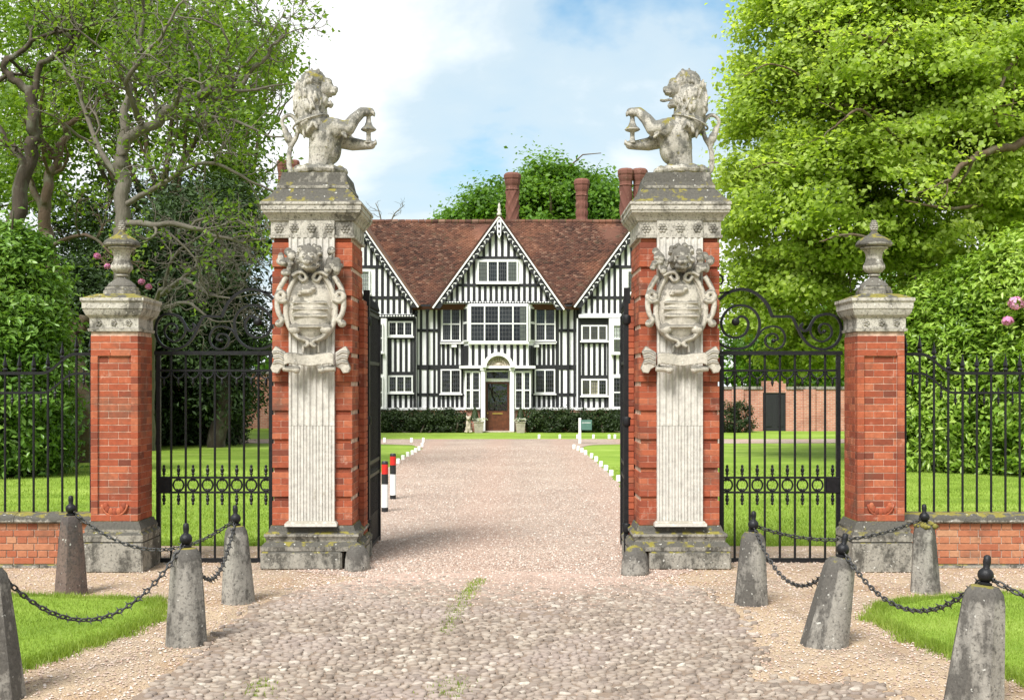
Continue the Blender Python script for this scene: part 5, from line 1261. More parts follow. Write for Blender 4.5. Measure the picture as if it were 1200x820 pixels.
for (apex, fl, fr, side) in (((418, 253), (346, 357), (490, 357), 'l'), ((750.5, 253), (673.5, 357), (827, 357), 'r')):
    gw, rf, zb_ = gable(apex, fl, fr, YW - .12, 370, house, '', 55.3); y = YW - .12; wl_ = wall_l if side == 'l' else wall_r; xa, xb = (352, 487) if side == 'l' else (678, 822)
    n0 = apex[0]
    px_ = [n0 + (k + .5) * 6.7 for k in range(-11, 11)]
    top = 316 if side == 'l' else 318
    gable_fill(gw, rf, y, [n0 + (k + .5) * 6.9 for k in range(-5, 5)], [(262, 311)] if side == 'l' else [(287, 312), (262, 284)])
    gable_fill(gw, rf, y, [p for p in px_ if not (abs(p - n0) < 18)], [(314, 347.5)]); gable_fill(gw, rf, y, px_, [(350, 367)])
    gbeam(gw, rf, y, 311, 314.5, fl[0], fr[0]); gbeam(gw, rf, y, 347, 350.5, fl[0], fr[0])
    if side == 'r': gbeam(gw, rf, y, 284, 287, fl[0], fr[0])
    window(gw, n0 - 16, n0 + 16, 317, 344, y, 3, 1, curtains=(0, 2))
    jb = MB().box(PX(xa, y), PX(xb, y), y - .14 - HY, y - .004 - HY, PZ(372.5, y), PZ(368.5, y)).build('jetty_beam', M['wpaint' if side == 'r' else 'timber'], gw); cv = MB()
    if side == 'l':
        for k in range(42): cv.ball((PX(xa + 1.5 + k * 3.2, y), y - .145 - HY, PZ(370.4, y)), (0.045, 0.02, 0.035), 6, 5)
        cv.build('jetty_carving', M['wpaint'], jb, True)
    # storeys of the wing
    if side == 'l':
        A, B_ = 455, 484; w1 = (376.5, 394); w2 = (440, 460); bays = (443, 453); posts = (454, 486); rest = (352, 430)
    else:
        A, B_ = 681, 711.5; w1 = (381, 399.5); w2 = (444, 463.5); bays = (714, 742); posts = (679, 713); rest = (748, 822)
    bl = () if side == 'l' else (0, 1, 2)
    window(wl_, A, B_, w1[0], w1[1], YW, 3, 1, blind=bl, lat=(3, 3)); window(wl_, A, B_, w2[0], w2[1], YW, 3, 1, blind=(0, 1) if side == 'r' else (), lat=(3, 3))
    beam(wl_, A - 1, B_ + 1, w1[1] + .8, w1[1] + 3.4, YW); beam(wl_, A - 1, B_ + 1, w2[0] - 4.5, w2[0] - .6, YW); beam(wl_, A - 1, B_ + 1, w2[1] + 1, w2[1] + 3.2, YW); beam(wl_, A - 1, B_ + 1, 372.5, w1[0] - .6, YW, 0.07)
    studs(wl_, A - 1, B_ + 1, w1[1] + 3.4, w2[0] - 4.5, YW, 5); studs(wl_, A - 1, B_ + 1, w2[1] + 3.2, 478, YW, 5)
    for x in posts: beam(wl_, x - 1.7, x + 1.7, 372.5, 478, YW, 0.035, nm='post')
    studs(wl_, rest[0], rest[1], 374, 478, YW, 12); beam(wl_, rest[0], rest[1], 427, 432, YW, 0.09)
    # wing bay
    yb = YW - 0.45; bo = hb('wing_bay', PX(bays[0] - (8 if side == 'l' else 0), yb), PX(bays[1], yb), ZP, PZ(373, yb), yb, YW - .003, 'wpaint', house)
    x0_, x1_ = (bays[0] - 8, bays[1] - 3.5) if side == 'l' else (bays[0] + 3.5, bays[1])
    studs(bo, x0_, x1_, 415, 438, yb, 3 if side == 'l' else 4, 0.11)
    wa, wb = (379, 413) if side == 'l' else (380, 414)
    window(bo, x0_, x1_, wa, wb, yb, 1 if side == 'l' else 2, 2, curtains=(0,) if side == 'r' else (), lat=(3, 3)); window(bo, x0_, x1_, 441, 478, yb, 1 if side == 'l' else 2, 2, lat=(3, 3))
    hb('brick_plinth', PX(bays[0] - (8 if side == 'l' else 0), yb), PX(bays[1], yb), 0, ZP - .006, yb + .02, YW - .06, 'farbrick', house)
# --- main roof with laid tiles
RY, RZ_, EY, EZ = 55.4, PZ(261, 55.4), 50.55, PZ(357, 50.55)
xl, xr = PX(338, 53), PX(834, 53); roof = MB()
roof.add([(xl, EY - HY, EZ), (xr, EY - HY, EZ), (xr, RY - HY, RZ_), (xl, RY - HY, RZ_), (xl, 2 * RY - EY - HY, EZ), (xr, 2 * RY - EY - HY, EZ), (xl, EY - HY + .1, EZ - .2), (xr, EY - HY + .1, EZ - .2), (xr, 2*RY - EY - HY - .1, EZ - .2), (xl, 2*RY - EY - HY - .1, EZ - .2)], [(0,1,2,3),(3,2,5,4),(0,6,7,1),(6,9,8,7),(0,3,4,9,6),(1,7,8,5,2)])
roof = roof.build('roof', M['tile'], house)
sl = math.hypot(RY - EY, RZ_ - EZ); du = Vector((0, (RY - EY) / sl, (RZ_ - EZ) / sl)); nn = Vector((0, -du.z, du.y)); rows = int(sl / 0.105); cols = int((xr - xl) / 0.17)
ii, jj = np.meshgrid(np.arange(cols), np.arange(rows)); ii = ii.ravel(); jj = jj.ravel(); n = len(ii)
cx = xl + (ii + 0.5 * (jj % 2)) * 0.17 + rng.normal(0, .004, n); cu = jj * 0.105 + rng.normal(0, .006, n); sag = 0.03 * np.sin(cx * 0.9) + 0.02 * np.sin(cx * 2.3 + 1) + 0.015 * np.sin(cu * 2)
V = np.zeros((n, 8, 3)); lift = rng.uniform(0, 0.012, n)
for k, (dx, dv, dn) in enumerate(((-1, 0, 0), (1, 0, 0), (1, 1, 0), (-1, 1, 0), (-1, 0, 1), (1, 0, 1), (1, 1, .3), (-1, 1, .3))):
    u = cu + dv * 0.16; h = 0.006 + dn * (0.020 + lift) + sag + (0.012 if dn == 0 else 0) * 0 + 0.02
    V[:, k, 0] = cx + dx * 0.082; V[:, k, 1] = EY - HY + du.y * u + nn.y * h; V[:, k, 2] = EZ + du.z * u + nn.z * h
fb = np.array([(4,5,6,7),(0,1,5,4),(1,2,6,5),(3,0,4,7)])[None] + (np.arange(n) * 8)[:, None, None]
tag(link('roof_tiles', np_mesh('roof_tiles', V.reshape(-1, 3), fb.ravel(), np.full(n * 4, 4)), M['tile'], roof), kind='stuff')
rd = MB(); k = 0; x = xl
while x < xr - .3:
    rd.tube([(x + .01, RY - HY, RZ_ + .03), (x + .30, RY - HY, RZ_ + .035 + 0.01 * math.sin(x * 3))], 0.12, 8); x += 0.31
rd.build('ridge_tiles', M['tile'], roof)
for a, b in ((490.5, 508), (661, 673)): hb('gutter', PX(a, 50.4), PX(b, 50.4), PZ(359, 50.4), PZ(357, 50.4), 50.3, 50.48, 'timber', roof)
for px in (501, 666): 
    h_ = MB(); h_.frustum(PX(px, 50.7), 50.72 - HY, PZ(366, 50.7), PZ(360, 50.7), .05, .05, .13, .1); h_.tube([(PX(px, 50.7), 50.74 - HY, 0.1), (PX(px, 50.7), 50.74 - HY, PZ(366, 50.7))], 0.045, 8); h_.build('downpipe', M['timber'], roof)
# --- chimneys
def chimney(px, ptop, rpx, Y, style, pbase=262):
    x = PX(px, Y); r = rpx / F * Y; z1 = PZ(ptop, Y); z0 = PZ(pbase, Y) - 2.2; n = 48; m = 90; V = []; Fc = []; hs = z1 - 0.85
    for j in range(m + 1):
        z = z0 + (hs - z0) * j / m
        for i in range(n):
            a = 2 * PI * i / n
            if style == 0: rl = 0.11 * (max(0, math.cos(a * 6 + z * 9)) ** 2 + max(0, math.cos(a * 6 - z * 9)) ** 2)
            elif style == 1: rl = 0.14 * max(0, math.cos(a * 5 + z * 7)) ** 1.5
            else: rl = 0.14 * abs(math.cos(a * 6)) * abs(math.cos(z * 8))
            V.append((x + r * 0.80 * (1 + rl) * math.cos(a), Y - HY + r * 0.80 * (1 + rl) * math.sin(a), z))
    for j in range(m):
        for i in range(n): k = (i + 1) % n; Fc.append((n*j+i, n*j+k, n*j+n+k, n*j+n+i))
    mb = MB().add(V, Fc); c = mb.build('chimney', M['chim'], roof, True)
    cp = MB(); pr = [(0.80, 0), (0.92, 0.05), (0.86, 0.1), (0.86, 0.22), (0.98, 0.34), (1.04, 0.46), (1.04, 0.52), (1.13, 0.60), (1.13, 0.74), (1.05, 0.80), (0.9, 0.85)]
    cp.lathe(x, Y - HY, [(r * a, hs + b) for a, b in pr], 8); cp.build('chimney_cap', M['chim'], c)
chimney(600.5, 203, 9.0, 57, 0); chimney(681.8, 210, 8.2, 57.5, 2); chimney(733.5, 198, 8.6, 57, 1); chimney(749.5, 198, 8.6, 57.2, 0)
chimney(331.5, 188, 6.5, 58, 0); chimney(344, 188, 6.5, 58, 1)

# ------------------------------------------------------------------ garden walls, sign, planters
gwl = thing('garden_wall', 'long red brick garden wall behind the clipped dark hedge', 'wall', (PX(250, 54), 54, 0))
x0, x1 = PX(120, 54) - gwl.location.x, PX(345, 54) - gwl.location.x
MB().box(x0, x1, 0, 0.35, 0, PZ(438, 54)).build('wall', M['farbrick'], gwl); MB().box(x0 - .05, x1 + .05, -0.06, 0.41, PZ(438, 54) + .003, PZ(438, 54) + .12).build('coping', M['stone_dark'], gwl)
gwr = thing('garden_wall', 'red brick garden wall with a black doorway beside the house', 'wall', (PX(930, 51), 51, 0)); X = gwr.location.x
zt = PZ(456, 51); zt2 = PZ(437, 51)
MB().box(PX(828, 51) - X, PX(894, 51) - X, 0, 0.35, 0, zt).build('wall', M['farbrick'], gwr); MB().box(PX(921, 51) - X, PX(1060, 51) - X, 0, 0.35, 0, zt).build('wall', M['farbrick'], gwr)
MB().box(PX(894, 51) - X, PX(921, 51) - X, 0, 0.35, PZ(460, 51), zt + .35).build('lintel', M['farbrick'], gwr)
MB().box(PX(828, 51) - X, PX(893.8, 51) - X, -.05, 0.4, zt + .003, zt + .12).build('coping', M['stone_dark'], gwr); MB().box(PX(921.2, 51) - X, PX(1060, 51) - X, -.05, 0.4, zt + .003, zt + .12).build('coping', M['stone_dark'], gwr)
dg = MB().box(PX(894.2, 51) - X, PX(920.8, 51) - X, .05, 0.2, 0, PZ(460.2, 51)).build('door', M['timber'], gwr)
for a in (0.12, 0.62): MB().box(PX(894.2, 51) - X + a, PX(894.2, 51) - X + a + .26, .02, .048, .2, 1.5).build('door_panel', M['timber'], dg)
for px in (864, 948): MB().box(PX(px, 51) - X - .25, PX(px, 51) - X + .25, -.12, -.004, 0, zt - .01).build('buttress', M['farbrick'], gwr)

Y = 40.2; x = PX(679.5, Y); sg = thing('garden_sign', 'small green sign board on a white post by the drive', 'sign', (x, Y, 0))
M['sgreen'] = m_plain('green_sign_paint', (0.075, 0.16, 0.13), 0.5, 8, 0.15, 0.05)
MB().cbox(-.045, .045, -.045, .045, 0, 0.86, .008).build('post', M['pwhite'], sg); bd = MB().cbox(.03, .40, -.075, -.048, .46, .80, .006).build('board', M['sgreen'], sg); MB().box(.07, .36, -.079, -.076, .70, .715).build('line', M['pwhite'], bd)

M['terracotta'] = m_plain('grey_planter', (0.34, 0.30, 0.24), 0.85, 9, 0.25, 0.2)
# ------------------------------------------------------------------ foliage helpers
def leaf_mesh(name, pts, nrm, size, aspect=0.55, rs=None, fold=0.25):
    """one folded leaf (two triangles) at each point"""
    rs = rs or rng; n = len(pts); nrm = nrm / (np.linalg.norm(nrm, axis=1, keepdims=True) + 1e-9)
    t = rs.normal(size=(n, 3)); t -= nrm * (t * nrm).sum(1, keepdims=True); t /= np.linalg.norm(t, axis=1, keepdims=True) + 1e-9
    b = np.cross(nrm, t); L = (size * rs.uniform(0.5, 1.5, n))[:, None]; W = L * aspect
    V = np.zeros((n, 4, 3), np.float32); V[:, 0] = pts - t * L * .5; V[:, 2] = pts + t * L * .5
    V[:, 1] = pts + b * W * .5 + nrm * L * fold * .5 - t * L * .08; V[:, 3] = pts - b * W * .5 + nrm * L * fold * .5 - t * L * .08
    f = (np.array([(0, 1, 2), (0, 2, 3)])[None] + (np.arange(n) * 4)[:, None, None]).ravel()
    return np_mesh(name, V.reshape(-1, 3), f, np.full(n * 2, 3))
def unit(n, rs): v = rs.normal(size=(n, 3)); return v / np.linalg.norm(v, axis=1, keepdims=True)
def clump_points(lobes, rs, clump_r=0.45, per=60, flat=0.55, shell=0.55, droop=0.0, bough=11, tight=0.30):
    """leaf points grouped in sprays; lobes = [(centre, radii, number of sprays)]"""
    P_, N_ = [], []
    for c, r, k in lobes:
        c = np.array(c, float); r = np.array(r, float)
        ns = max(5, k // bough); sd_ = unit(ns, rs); sc_ = c + sd_ * r * (0.25 + 0.75 * rs.random(ns) ** 0.5)[:, None]      # boughs inside the lobe
        which = rs.integers(0, ns, k); spread_ = r * tight * rs.uniform(0.6, 1.25, ns)[which][:, None]
        cc = sc_[which] + rs.normal(size=(k, 3)) * spread_ * np.array([1, 1, .75])
        d = (cc - c) / r; d /= np.linalg.norm(d, axis=1, keepdims=True) + 1e-9
        if shell > 0.6:
            d = unit(k, rs); cc = c + d * r * (shell + (1 - shell) * rs.random(k) ** .6)[:, None] * rs.choice([1, 1, 1, 1.12], k)[:, None]
        m = rs.integers(int(per * .5), int(per * 1.5), k); idx = np.repeat(np.arange(k), m); cr = clump_r * rs.uniform(0.6, 1.4, k)
        off = rs.normal(size=(len(idx), 3)) * (cr[idx] * 0.55)[:, None] * np.array([1, 1, flat])
        p = cc[idx] + off; p[:, 2] -= droop * (off[:, 0]**2 + off[:, 1]**2) / np.maximum(cr[idx], .1)
        nn = rs.normal(size=p.shape) * 0.55 + np.array([0, 0, 0.75]) + d[idx] * 0.55
        P_.append(p); N_.append(nn)
    return np.concatenate(P_), np.concatenate(N_)
class Tubes:
    def __init__(s): s.V = []; s.F = []; s.n = 0
    def add(s, pts, rad, k=6):
        pts = np.asarray(pts, float); rad = np.asarray(rad, float); m = len(pts); T = np.gradient(pts, axis=0); T /= np.linalg.norm(T, axis=1, keepdims=True) + 1e-9
        ref = np.array([0.31, 0.17, 0.93]) if abs(T[0, 2]) < 0.85 else np.array([1.0, 0.2, 0.1]); U = ref - T * (T @ ref)[:, None]; U /= np.linalg.norm(U, axis=1, keepdims=True) + 1e-9; W = np.cross(T, U)
        a = np.arange(k) * 2 * PI / k; ring = pts[:, None] + (U[:, None] * np.cos(a)[None, :, None] + W[:, None] * np.sin(a)[None, :, None]) * rad[:, None, None]
        s.V.append(ring.reshape(-1, 3)); i = np.arange(m - 1)[:, None] * k; j = np.arange(k)[None]; j2 = (j + 1) % k
        s.F.append((np.stack([i + j, i + j2, i + k + j2, i + k + j], -1) + s.n).reshape(-1)); s.n += m * k
    def mesh(s, name):
        f = np.concatenate(s.F); return np_mesh(name, np.concatenate(s.V), f, np.full(len(f) // 4, 4), True)
def smooth_path(pts, k=5):
    return np.array([tuple(p) for p in catmull(pts, k)])
def grow(tb, path, r0, r1, rs, depth, ends, dens=2.2, lenf=(0.35, 0.7), wig=0.16, up=0.12, spread=1.0, minr=0.010, sides=6):
    """a limb with side branches, recursively; collects twig ends"""
    m = len(path); rad = np.linspace(r0, r1, m); tb.add(path, rad, max(3, sides)); L = np.linalg.norm(np.diff(path, axis=0), axis=1).sum()
    ends.append((path[-1], path[-1] - path[-2]))
    if depth == 0:
        ends.append((path[m // 2], path[-1] - path[0])); return
    nb = max(2, int(L * dens * 1.25)); 
    for t in np.sort(rs.uniform(0.22, 0.98, nb)):
        i = min(m - 2, int(t * (m - 1))); p = path[i]; T = path[i + 1] - path[i]; T /= np.linalg.norm(T) + 1e-9
        side = rs.normal(size=3); side -= T * (side @ T); side /= np.linalg.norm(side) + 1e-9
        d = T * rs.uniform(0.35, 0.9) + side * rs.uniform(0.5, 1.0) * spread + np.array([0, 0, up]); d /= np.linalg.norm(d)
        l2 = L * rs.uniform(*lenf) * (1.1 - 0.5 * t); n2 = 7 if depth > 1 else 5; q = [p]; 
        for _ in range(n2):
            d = d + rs.normal(size=3) * wig * 1.6 + np.array([0, 0, up * 0.35]); d /= np.linalg.norm(d); q.append(q[-1] + d * l2 / n2)
        rr = max(minr, min(rad[i] * rs.uniform(0.42, 0.66), 0.09 * l2 + 0.004)); grow(tb, np.array(q), rr, max(minr * .6, rr * 0.3), rs, depth - 1, ends, dens * 1.5, lenf, wig, up, spread, minr, sides - 1)
def tree(name, label, base, cat='tree', group=None): return thing(name, label, cat, base, 0, group)
def local(me_obj, root):
    me_obj.matrix_parent_inverse = Matrix.Translation(-Vector(root.location)); return me_obj

M['leaf_bright'] = m_leaf('bright_maple_leaf', [(0.135, 0.215, 0.022), (0.285, 0.40, 0.05), (0.43, 0.55, 0.12), (0.61, 0.70, 0.27)], 0.62, 0.45, 0.5)
M['leaf_oak'] = m_leaf('oak_leaf', [(0.05, 0.12, 0.010), (0.10, 0.21, 0.018), (0.18, 0.31, 0.035)], 0.5, 0.5, 0.3)
M['leaf_mid'] = m_leaf('mid_green_leaf', [(0.06, 0.12, 0.012), (0.14, 0.24, 0.022), (0.26, 0.37, 0.05)], 0.5, 0.5, 0.4)
M['leaf_dark'] = m_leaf('yew_leaf', [(0.014, 0.028, 0.009), (0.028, 0.055, 0.013), (0.055, 0.10, 0.02)], 0.2, 0.6, 0.6)
M['leaf_laurel'] = m_leaf('laurel_leaf', [(0.06, 0.135, 0.02), (0.14, 0.26, 0.04), (0.27, 0.41, 0.085)], 0.35, 0.32, 0.7)
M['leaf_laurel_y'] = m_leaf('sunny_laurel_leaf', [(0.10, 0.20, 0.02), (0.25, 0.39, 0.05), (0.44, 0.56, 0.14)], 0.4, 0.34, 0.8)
M['leaf_box'] = m_leaf('box_leaf', [(0.014, 0.028, 0.008), (0.028, 0.05, 0.012), (0.055, 0.085, 0.02)], 0.2, 0.5, 1.5)
M['petal'] = m_leaf('pink_petal', [(0.55, 0.16, 0.38), (0.66, 0.28, 0.52), (0.72, 0.42, 0.60)], 0.3, 0.6, 2)
M['petal_w'] = m_leaf('white_petal', [(0.6, 0.62, 0.55), (0.75, 0.75, 0.7)], 0.3, 0.6, 2)
M['bark_grey'] = m_bark('grey_bark', (0.05, 0.042, 0.033), (0.22, 0.195, 0.155)); M['bark_brown'] = m_bark('brown_bark', (0.05, 0.034, 0.022), (0.17, 0.12, 0.08)); M['bark_dark'] = m_bark('dark_bark', (0.025, 0.02, 0.015), (0.09, 0.07, 0.05))
M['core'] = m_leaf('inner_foliage', [(0.010, 0.02, 0.005), (0.02, 0.04, 0.008)], 0.1, 0.8, 1)

def lobe(px, py, Y, rx, rz, ry, k): return ((PX(px, Y), Y, PZ(py, Y)), (rx / F * Y, ry, rz / F * Y), k)
def add_crown(root, pts, nrm, size, mat, asp=0.6, name='crown', rs=None): return local(link(name, leaf_mesh(name, pts, nrm, size, asp, rs), mat, root), root)

# ------------------------------------------------------------------ the big bright tree on the right
rs = np.random.default_rng(31)
def PR(px, py, Y): return P(px, py, Y if Y > 28 else Y + 7)
def lobeR(px, py, Y, rx, rz, ry, k): return lobe(px, py, Y if Y > 28 else Y + 7, rx, rz, ry * 1.25, int(k * 1.15))
bx, by = PX(1165, 30.5), 30.5
rt = tree('maple_tree', 'large bright yellow-green leafy tree rising behind the laurel hedge', (bx, by, 0))
tb = Tubes(); ends = []
def limb(pts, r0, r1, dens, depth, rs, tb, ends, **kw):
    q = smooth_path(pts, 6); j = rs.normal(size=q.shape); j = (j + np.roll(j, 1, 0)) * .5 * min(0.06, r0 * .36); j[0] = 0; j[-1] = 0
    grow(tb, q + j, r0, r1, rs, depth, ends, dens, **kw)
limb([(bx, by, -0.2), (bx - .1, by, 2.2), (bx + .05, by - .1, 4.4), (bx, by, 6.5), (bx - .4, by, 9.5), (bx - .5, by, 12)], 0.42, 0.10, 0.5, 1, rs, tb, ends)
for pts in ([PR(1165, 250, 30.5), PR(1130, 195, 22.4), PR(1100, 215, 21.6), PR(1075, 235, 21)], [PR(1168, 180, 30.5), PR(1120, 150, 22.6), PR(1050, 130, 22), PR(960, 120, 22)], [PR(1160, 260, 30.5), PR(1080, 270, 23), PR(1000, 290, 23), PR(920, 330, 23)],
            [PR(1165, 120, 30.5), PR(1100, 60, 30.5), PR(1010, 10, 30.5), PR(930, 10, 23.8)], [PR(1165, 60, 30.5), PR(1180, -60, 23.2), PR(1140, -160, 30.5)], [PR(1165, 200, 30.5), PR(1200, 160, 22), PR(1260, 120, 21)], [PR(1165, 230, 30.5), PR(1060, 200, 24.6), PR(960, 210, 25), PR(890, 240, 25)], [PR(1165, 150, 30.5), PR(1090, 100, 22), PR(1030, 70, 21), PR(990, 60, 20.5)]):
    limb(pts, 0.13, 0.03, 1.1, 2, rs, tb, ends, lenf=(0.3, 0.55))
for pts, r in (([P(1235, 150, 28), P(1195, 168, 27), P(1150, 180, 26.6), P(1122, 200, 26.4), P(1104, 217, 26.3)], .12), ([P(1230, 20, 28), P(1190, 70, 27), P(1165, 120, 26.6), P(1172, 150, 26.6)], .07), ([P(1060, 170, 28), P(1010, 130, 26.8), P(985, 142, 26.5), P(968, 158, 26.5)], .045), ([P(1040, 290, 28), P(1000, 275, 27), P(960, 283, 26.8)], .05), ([P(1060, 60, 28), P(1010, 40, 27), P(960, 38, 27)], .05), ([P(940, 200, 28.5), P(905, 190, 28), P(872, 205, 28)], .03), ([P(940, 90, 28.5), P(905, 75, 28), P(872, 90, 28)], .03), ([P(1150, 240, 28), P(1110, 245, 27), P(1060, 235, 26.8)], .05)):
    limb(pts, r, r * .35, 0.8, 1, rs, tb, ends, lenf=(0.25, 0.45))
local(link('trunk', tb.mesh('trunk'), M['bark_brown'], rt), rt)
lobes = [lobeR(1010, 90, 23, 118, 95, 2.6, 340), lobeR(920, 60, 30.5, 50, 60, 1.5, 85), lobeR(905, 150, 30.5, 52, 60, 1.6, 95), lobeR(900, 235, 30.5, 50, 55, 1.5, 95), lobeR(935, 300, 30.5, 72, 62, 1.7, 150), lobeR(905, 345, 24, 46, 50, 1.4, 90), lobeR(1000, 230, 22.5, 100, 90, 2.2, 260),
         lobeR(1110, 130, 22.5, 110, 95, 2.4, 280), lobeR(1110, 260, 30.5, 110, 80, 2.0, 220), lobeR(1060, 20, 23, 120, 80, 2.4, 260), lobeR(1190, 50, 22, 90, 90, 2.2, 220), lobeR(950, 5, 30.5, 70, 50, 1.8, 120), lobeR(1150, 200, 21.5, 60, 40, 1.2, 90), lobeR(1020, 330, 24.5, 90, 60, 1.6, 170), lobeR(1210, 190, 22.5, 80, 80, 2, 170),
         lobeR(1000, -70, 30.5, 130, 70, 2.6, 130), lobeR(1150, -90, 23, 140, 90, 3, 150), lobeR(1300, 60, 23, 120, 140, 3, 200), lobeR(1290, -60, 30.5, 120, 90, 3, 120), lobeR(960, 400, 25, 70, 40, 1.3, 110), lobeR(880, 90, 23.6, 22, 26, .8, 16), lobeR(868, 200, 23.6, 20, 22, .8, 16)]
p, n = clump_points(lobes, rs, 0.52, 78, 0.42, 0.5, 0.15, 9, 0.17)
ep = np.array([e[0] for e in ends]); ep = ep[ep[:, 2] > 3.5]; idx = np.repeat(np.arange(len(ep)), 14); p2 = ep[idx] + rs.normal(size=(len(idx), 3)) * [.2, .2, .1]; n2 = rs.normal(size=p2.shape) * .5 + [0, 0, .9]
add_crown(rt, np.concatenate([p, p2]), np.concatenate([n, n2]), 0.118, M['leaf_bright'], 0.8, rs=rs)

# ------------------------------------------------------------------ trees on the left with gnarled, thinly leaved limbs
def gnarled(name, label, limbs, Y, leaf, mat_leaf, bark, seed, depth=3, leafn=4, leafsz=0.11, dens=1.9, base=None, leafprob=0.6, wig=0.2, lenf=(0.3, 0.6)):
    rs = np.random.default_rng(seed); root = tree(name, label, base or (limbs[0][0][0].x, limbs[0][0][0].y, 0), 'tree', 'bare branched trees behind the railing'); tb = Tubes(); ends = []
    for pts, r0, r1, dp in limbs: limb(pts, r0, r1, dens, dp, rs, tb, ends, lenf=lenf, wig=wig, spread=1.05)
    local(link('trunk', tb.mesh('trunk'), bark, root), root)
    if leafn:
        e = np.array([q[0] for q in ends]); e = e[(rs.random(len(e)) < leafprob) & (e[:, 2] > 3.0)]; idx = np.repeat(np.arange(len(e)), leafn)
        p = e[idx] + rs.normal(size=(len(idx), 3)) * .14; add_crown(root, p, rs.normal(size=p.shape) * .6 + [0, 0, .6], leafsz, mat_leaf, 0.6, rs=rs)
    return root
Y1 = 27.0
gnarled('gnarled_tree', 'gnarled bare tree behind the urn with a long limb reaching to the lion', [
    ([G(128, 553), P(142, 420, Y1), P(146, 300, Y1), P(144, 230, Y1), P(140, 190, Y1)], 0.20, 0.15, 0),
    ([P(140, 195, Y1), P(150, 165, Y1), P(185, 138, Y1 - .3), P(215, 118, Y1 - .5), P(255, 104, Y1 - .6), P(285, 96, Y1 - .8), P(318, 62, Y1 - 1), P(335, 34, Y1 - 1)], 0.15, 0.02, 3),
    ([P(250, 105, Y1 - .6), P(290, 106, Y1 - .8), P(345, 97, Y1 - 1)], 0.06, 0.012, 2),
    ([P(142, 200, Y1), P(146, 130, Y1 + .3), P(158, 80, Y1 + .4), P(170, 30, Y1 + .4), P(168, -30, Y1)], 0.12, 0.03, 3),
    ([P(166, 145, Y1 - .2), P(155, 120, Y1 - .8), P(150, 90, Y1 - 1.2), P(190, 40, Y1 - 1.5), P(215, 0, Y1 - 1.6)], 0.08, 0.02, 3),
    ([P(144, 260, Y1), P(180, 262, Y1 - .5), P(230, 268, Y1 - .8), P(270, 282, Y1 - 1), P(312, 280, Y1 - 1.2)], 0.09, 0.018, 3),
    ([P(144, 240, Y1), P(190, 215, Y1 - .6), P(240, 190, Y1 - .9), P(300, 215, Y1 - 1), P(330, 228, Y1 - 1.1)], 0.07, 0.014, 3),
    ([P(143, 215, Y1), P(110, 160, Y1 + .5), P(90, 100, Y1 + .6), P(60, 60, Y1 + .6)], 0.08, 0.02, 3)], Y1, 1, M['leaf_mid'], M['bark_grey'], 5, leafn=5, leafprob=0.5)
Y2 = 30.0
gnarled('gnarled_tree', 'thick leaning trunk behind the railing, its crooked stems nearly leafless', [
    ([G(92, 541), P(95, 480, Y2), P(82, 420, Y2), P(66, 350, Y2), P(58, 300, Y2), P(52, 250, Y2)], 0.40, 0.16, 0),
    ([G(78, 541), P(72, 500, Y2), P(70, 440, Y2), P(88, 400, Y2), P(100, 370, Y2)], 0.34, 0.15, 0),
    ([P(52, 250, Y2), P(56, 215, Y2), P(72, 170, Y2), P(85, 145, Y2), P(115, 118, Y2), P(150, 95, Y2)], 0.15, 0.02, 3),
    ([P(54, 255, Y2), P(35, 215, Y2), P(20, 180, Y2), P(-10, 160, Y2)], 0.10, 0.03, 3),
    ([P(60, 290, Y2), P(100, 275, Y2 - .5), P(135, 300, Y2 - .7), P(170, 310, Y2 - 1)], 0.06, 0.012, 3)], Y2, 1, M['leaf_mid'], M['bark_brown'], 6, leafn=3, leafprob=0.4)
Y3 = 28.5
gnarled('gnarled_tree', 'dark crooked trunk bending over the laurel bush', [
    ([G(8, 548), P(12, 430, Y3), P(10, 330, Y3), P(14, 260, Y3), P(32, 190, Y3), P(40, 150, Y3), P(36, 105, Y3)], 0.26, 0.12, 0),
    ([P(36, 108, Y3), P(18, 95, Y3), P(6, 78, Y3), P(22, 60, Y3), P(60, 40, Y3), P(110, 30, Y3), P(150, 5, Y3)], 0.11, 0.02, 3),
    ([P(38, 130, Y3), P(44, 80, Y3), P(60, 68, Y3), P(88, 50, Y3), P(100, 20, Y3), P(120, -20, Y3)], 0.09, 0.02, 3),
    ([P(30, 195, Y3), P(0, 150, Y3), P(-30, 110, Y3)], 0.09, 0.03, 3)], Y3, 1, M['leaf_mid'], M['bark_dark'], 8, leafn=4, leafprob=0.5)
# pale dead branches low over the side gate
gnarled('gnarled_shrub', 'tangle of pale bare branches over the side gate by the dark yew', [
    ([Vector((PX(178, 36), 36, 0)), P(178, 440, 35), P(180, 390, 34), P(186, 345, 33), P(205, 330, 32.3)], 0.10, 0.06, 0),
    ([P(190, 345, 32.5), P(215, 328, 31.5), P(245, 345, 31), P(270, 350, 30.5), P(305, 342, 30)], 0.07, 0.012, 3),
    ([P(193, 360, 32.5), P(220, 355, 31.5), P(250, 375, 31), P(285, 378, 30.5)], 0.06, 0.012, 3),
    ([P(190, 345, 32.5), P(235, 310, 31.5), P(275, 300, 31), P(312, 305, 30.5)], 0.06, 0.012, 3),
    ([P(192, 340, 32.5), P(205, 300, 32), P(250, 270, 31.5), P(300, 265, 31)], 0.06, 0.012, 3)], 32, 1, M['leaf_mid'], M['bark_grey'], 9, leafn=0, wig=0.30, lenf=(0.35, 0.65), dens=2.0)

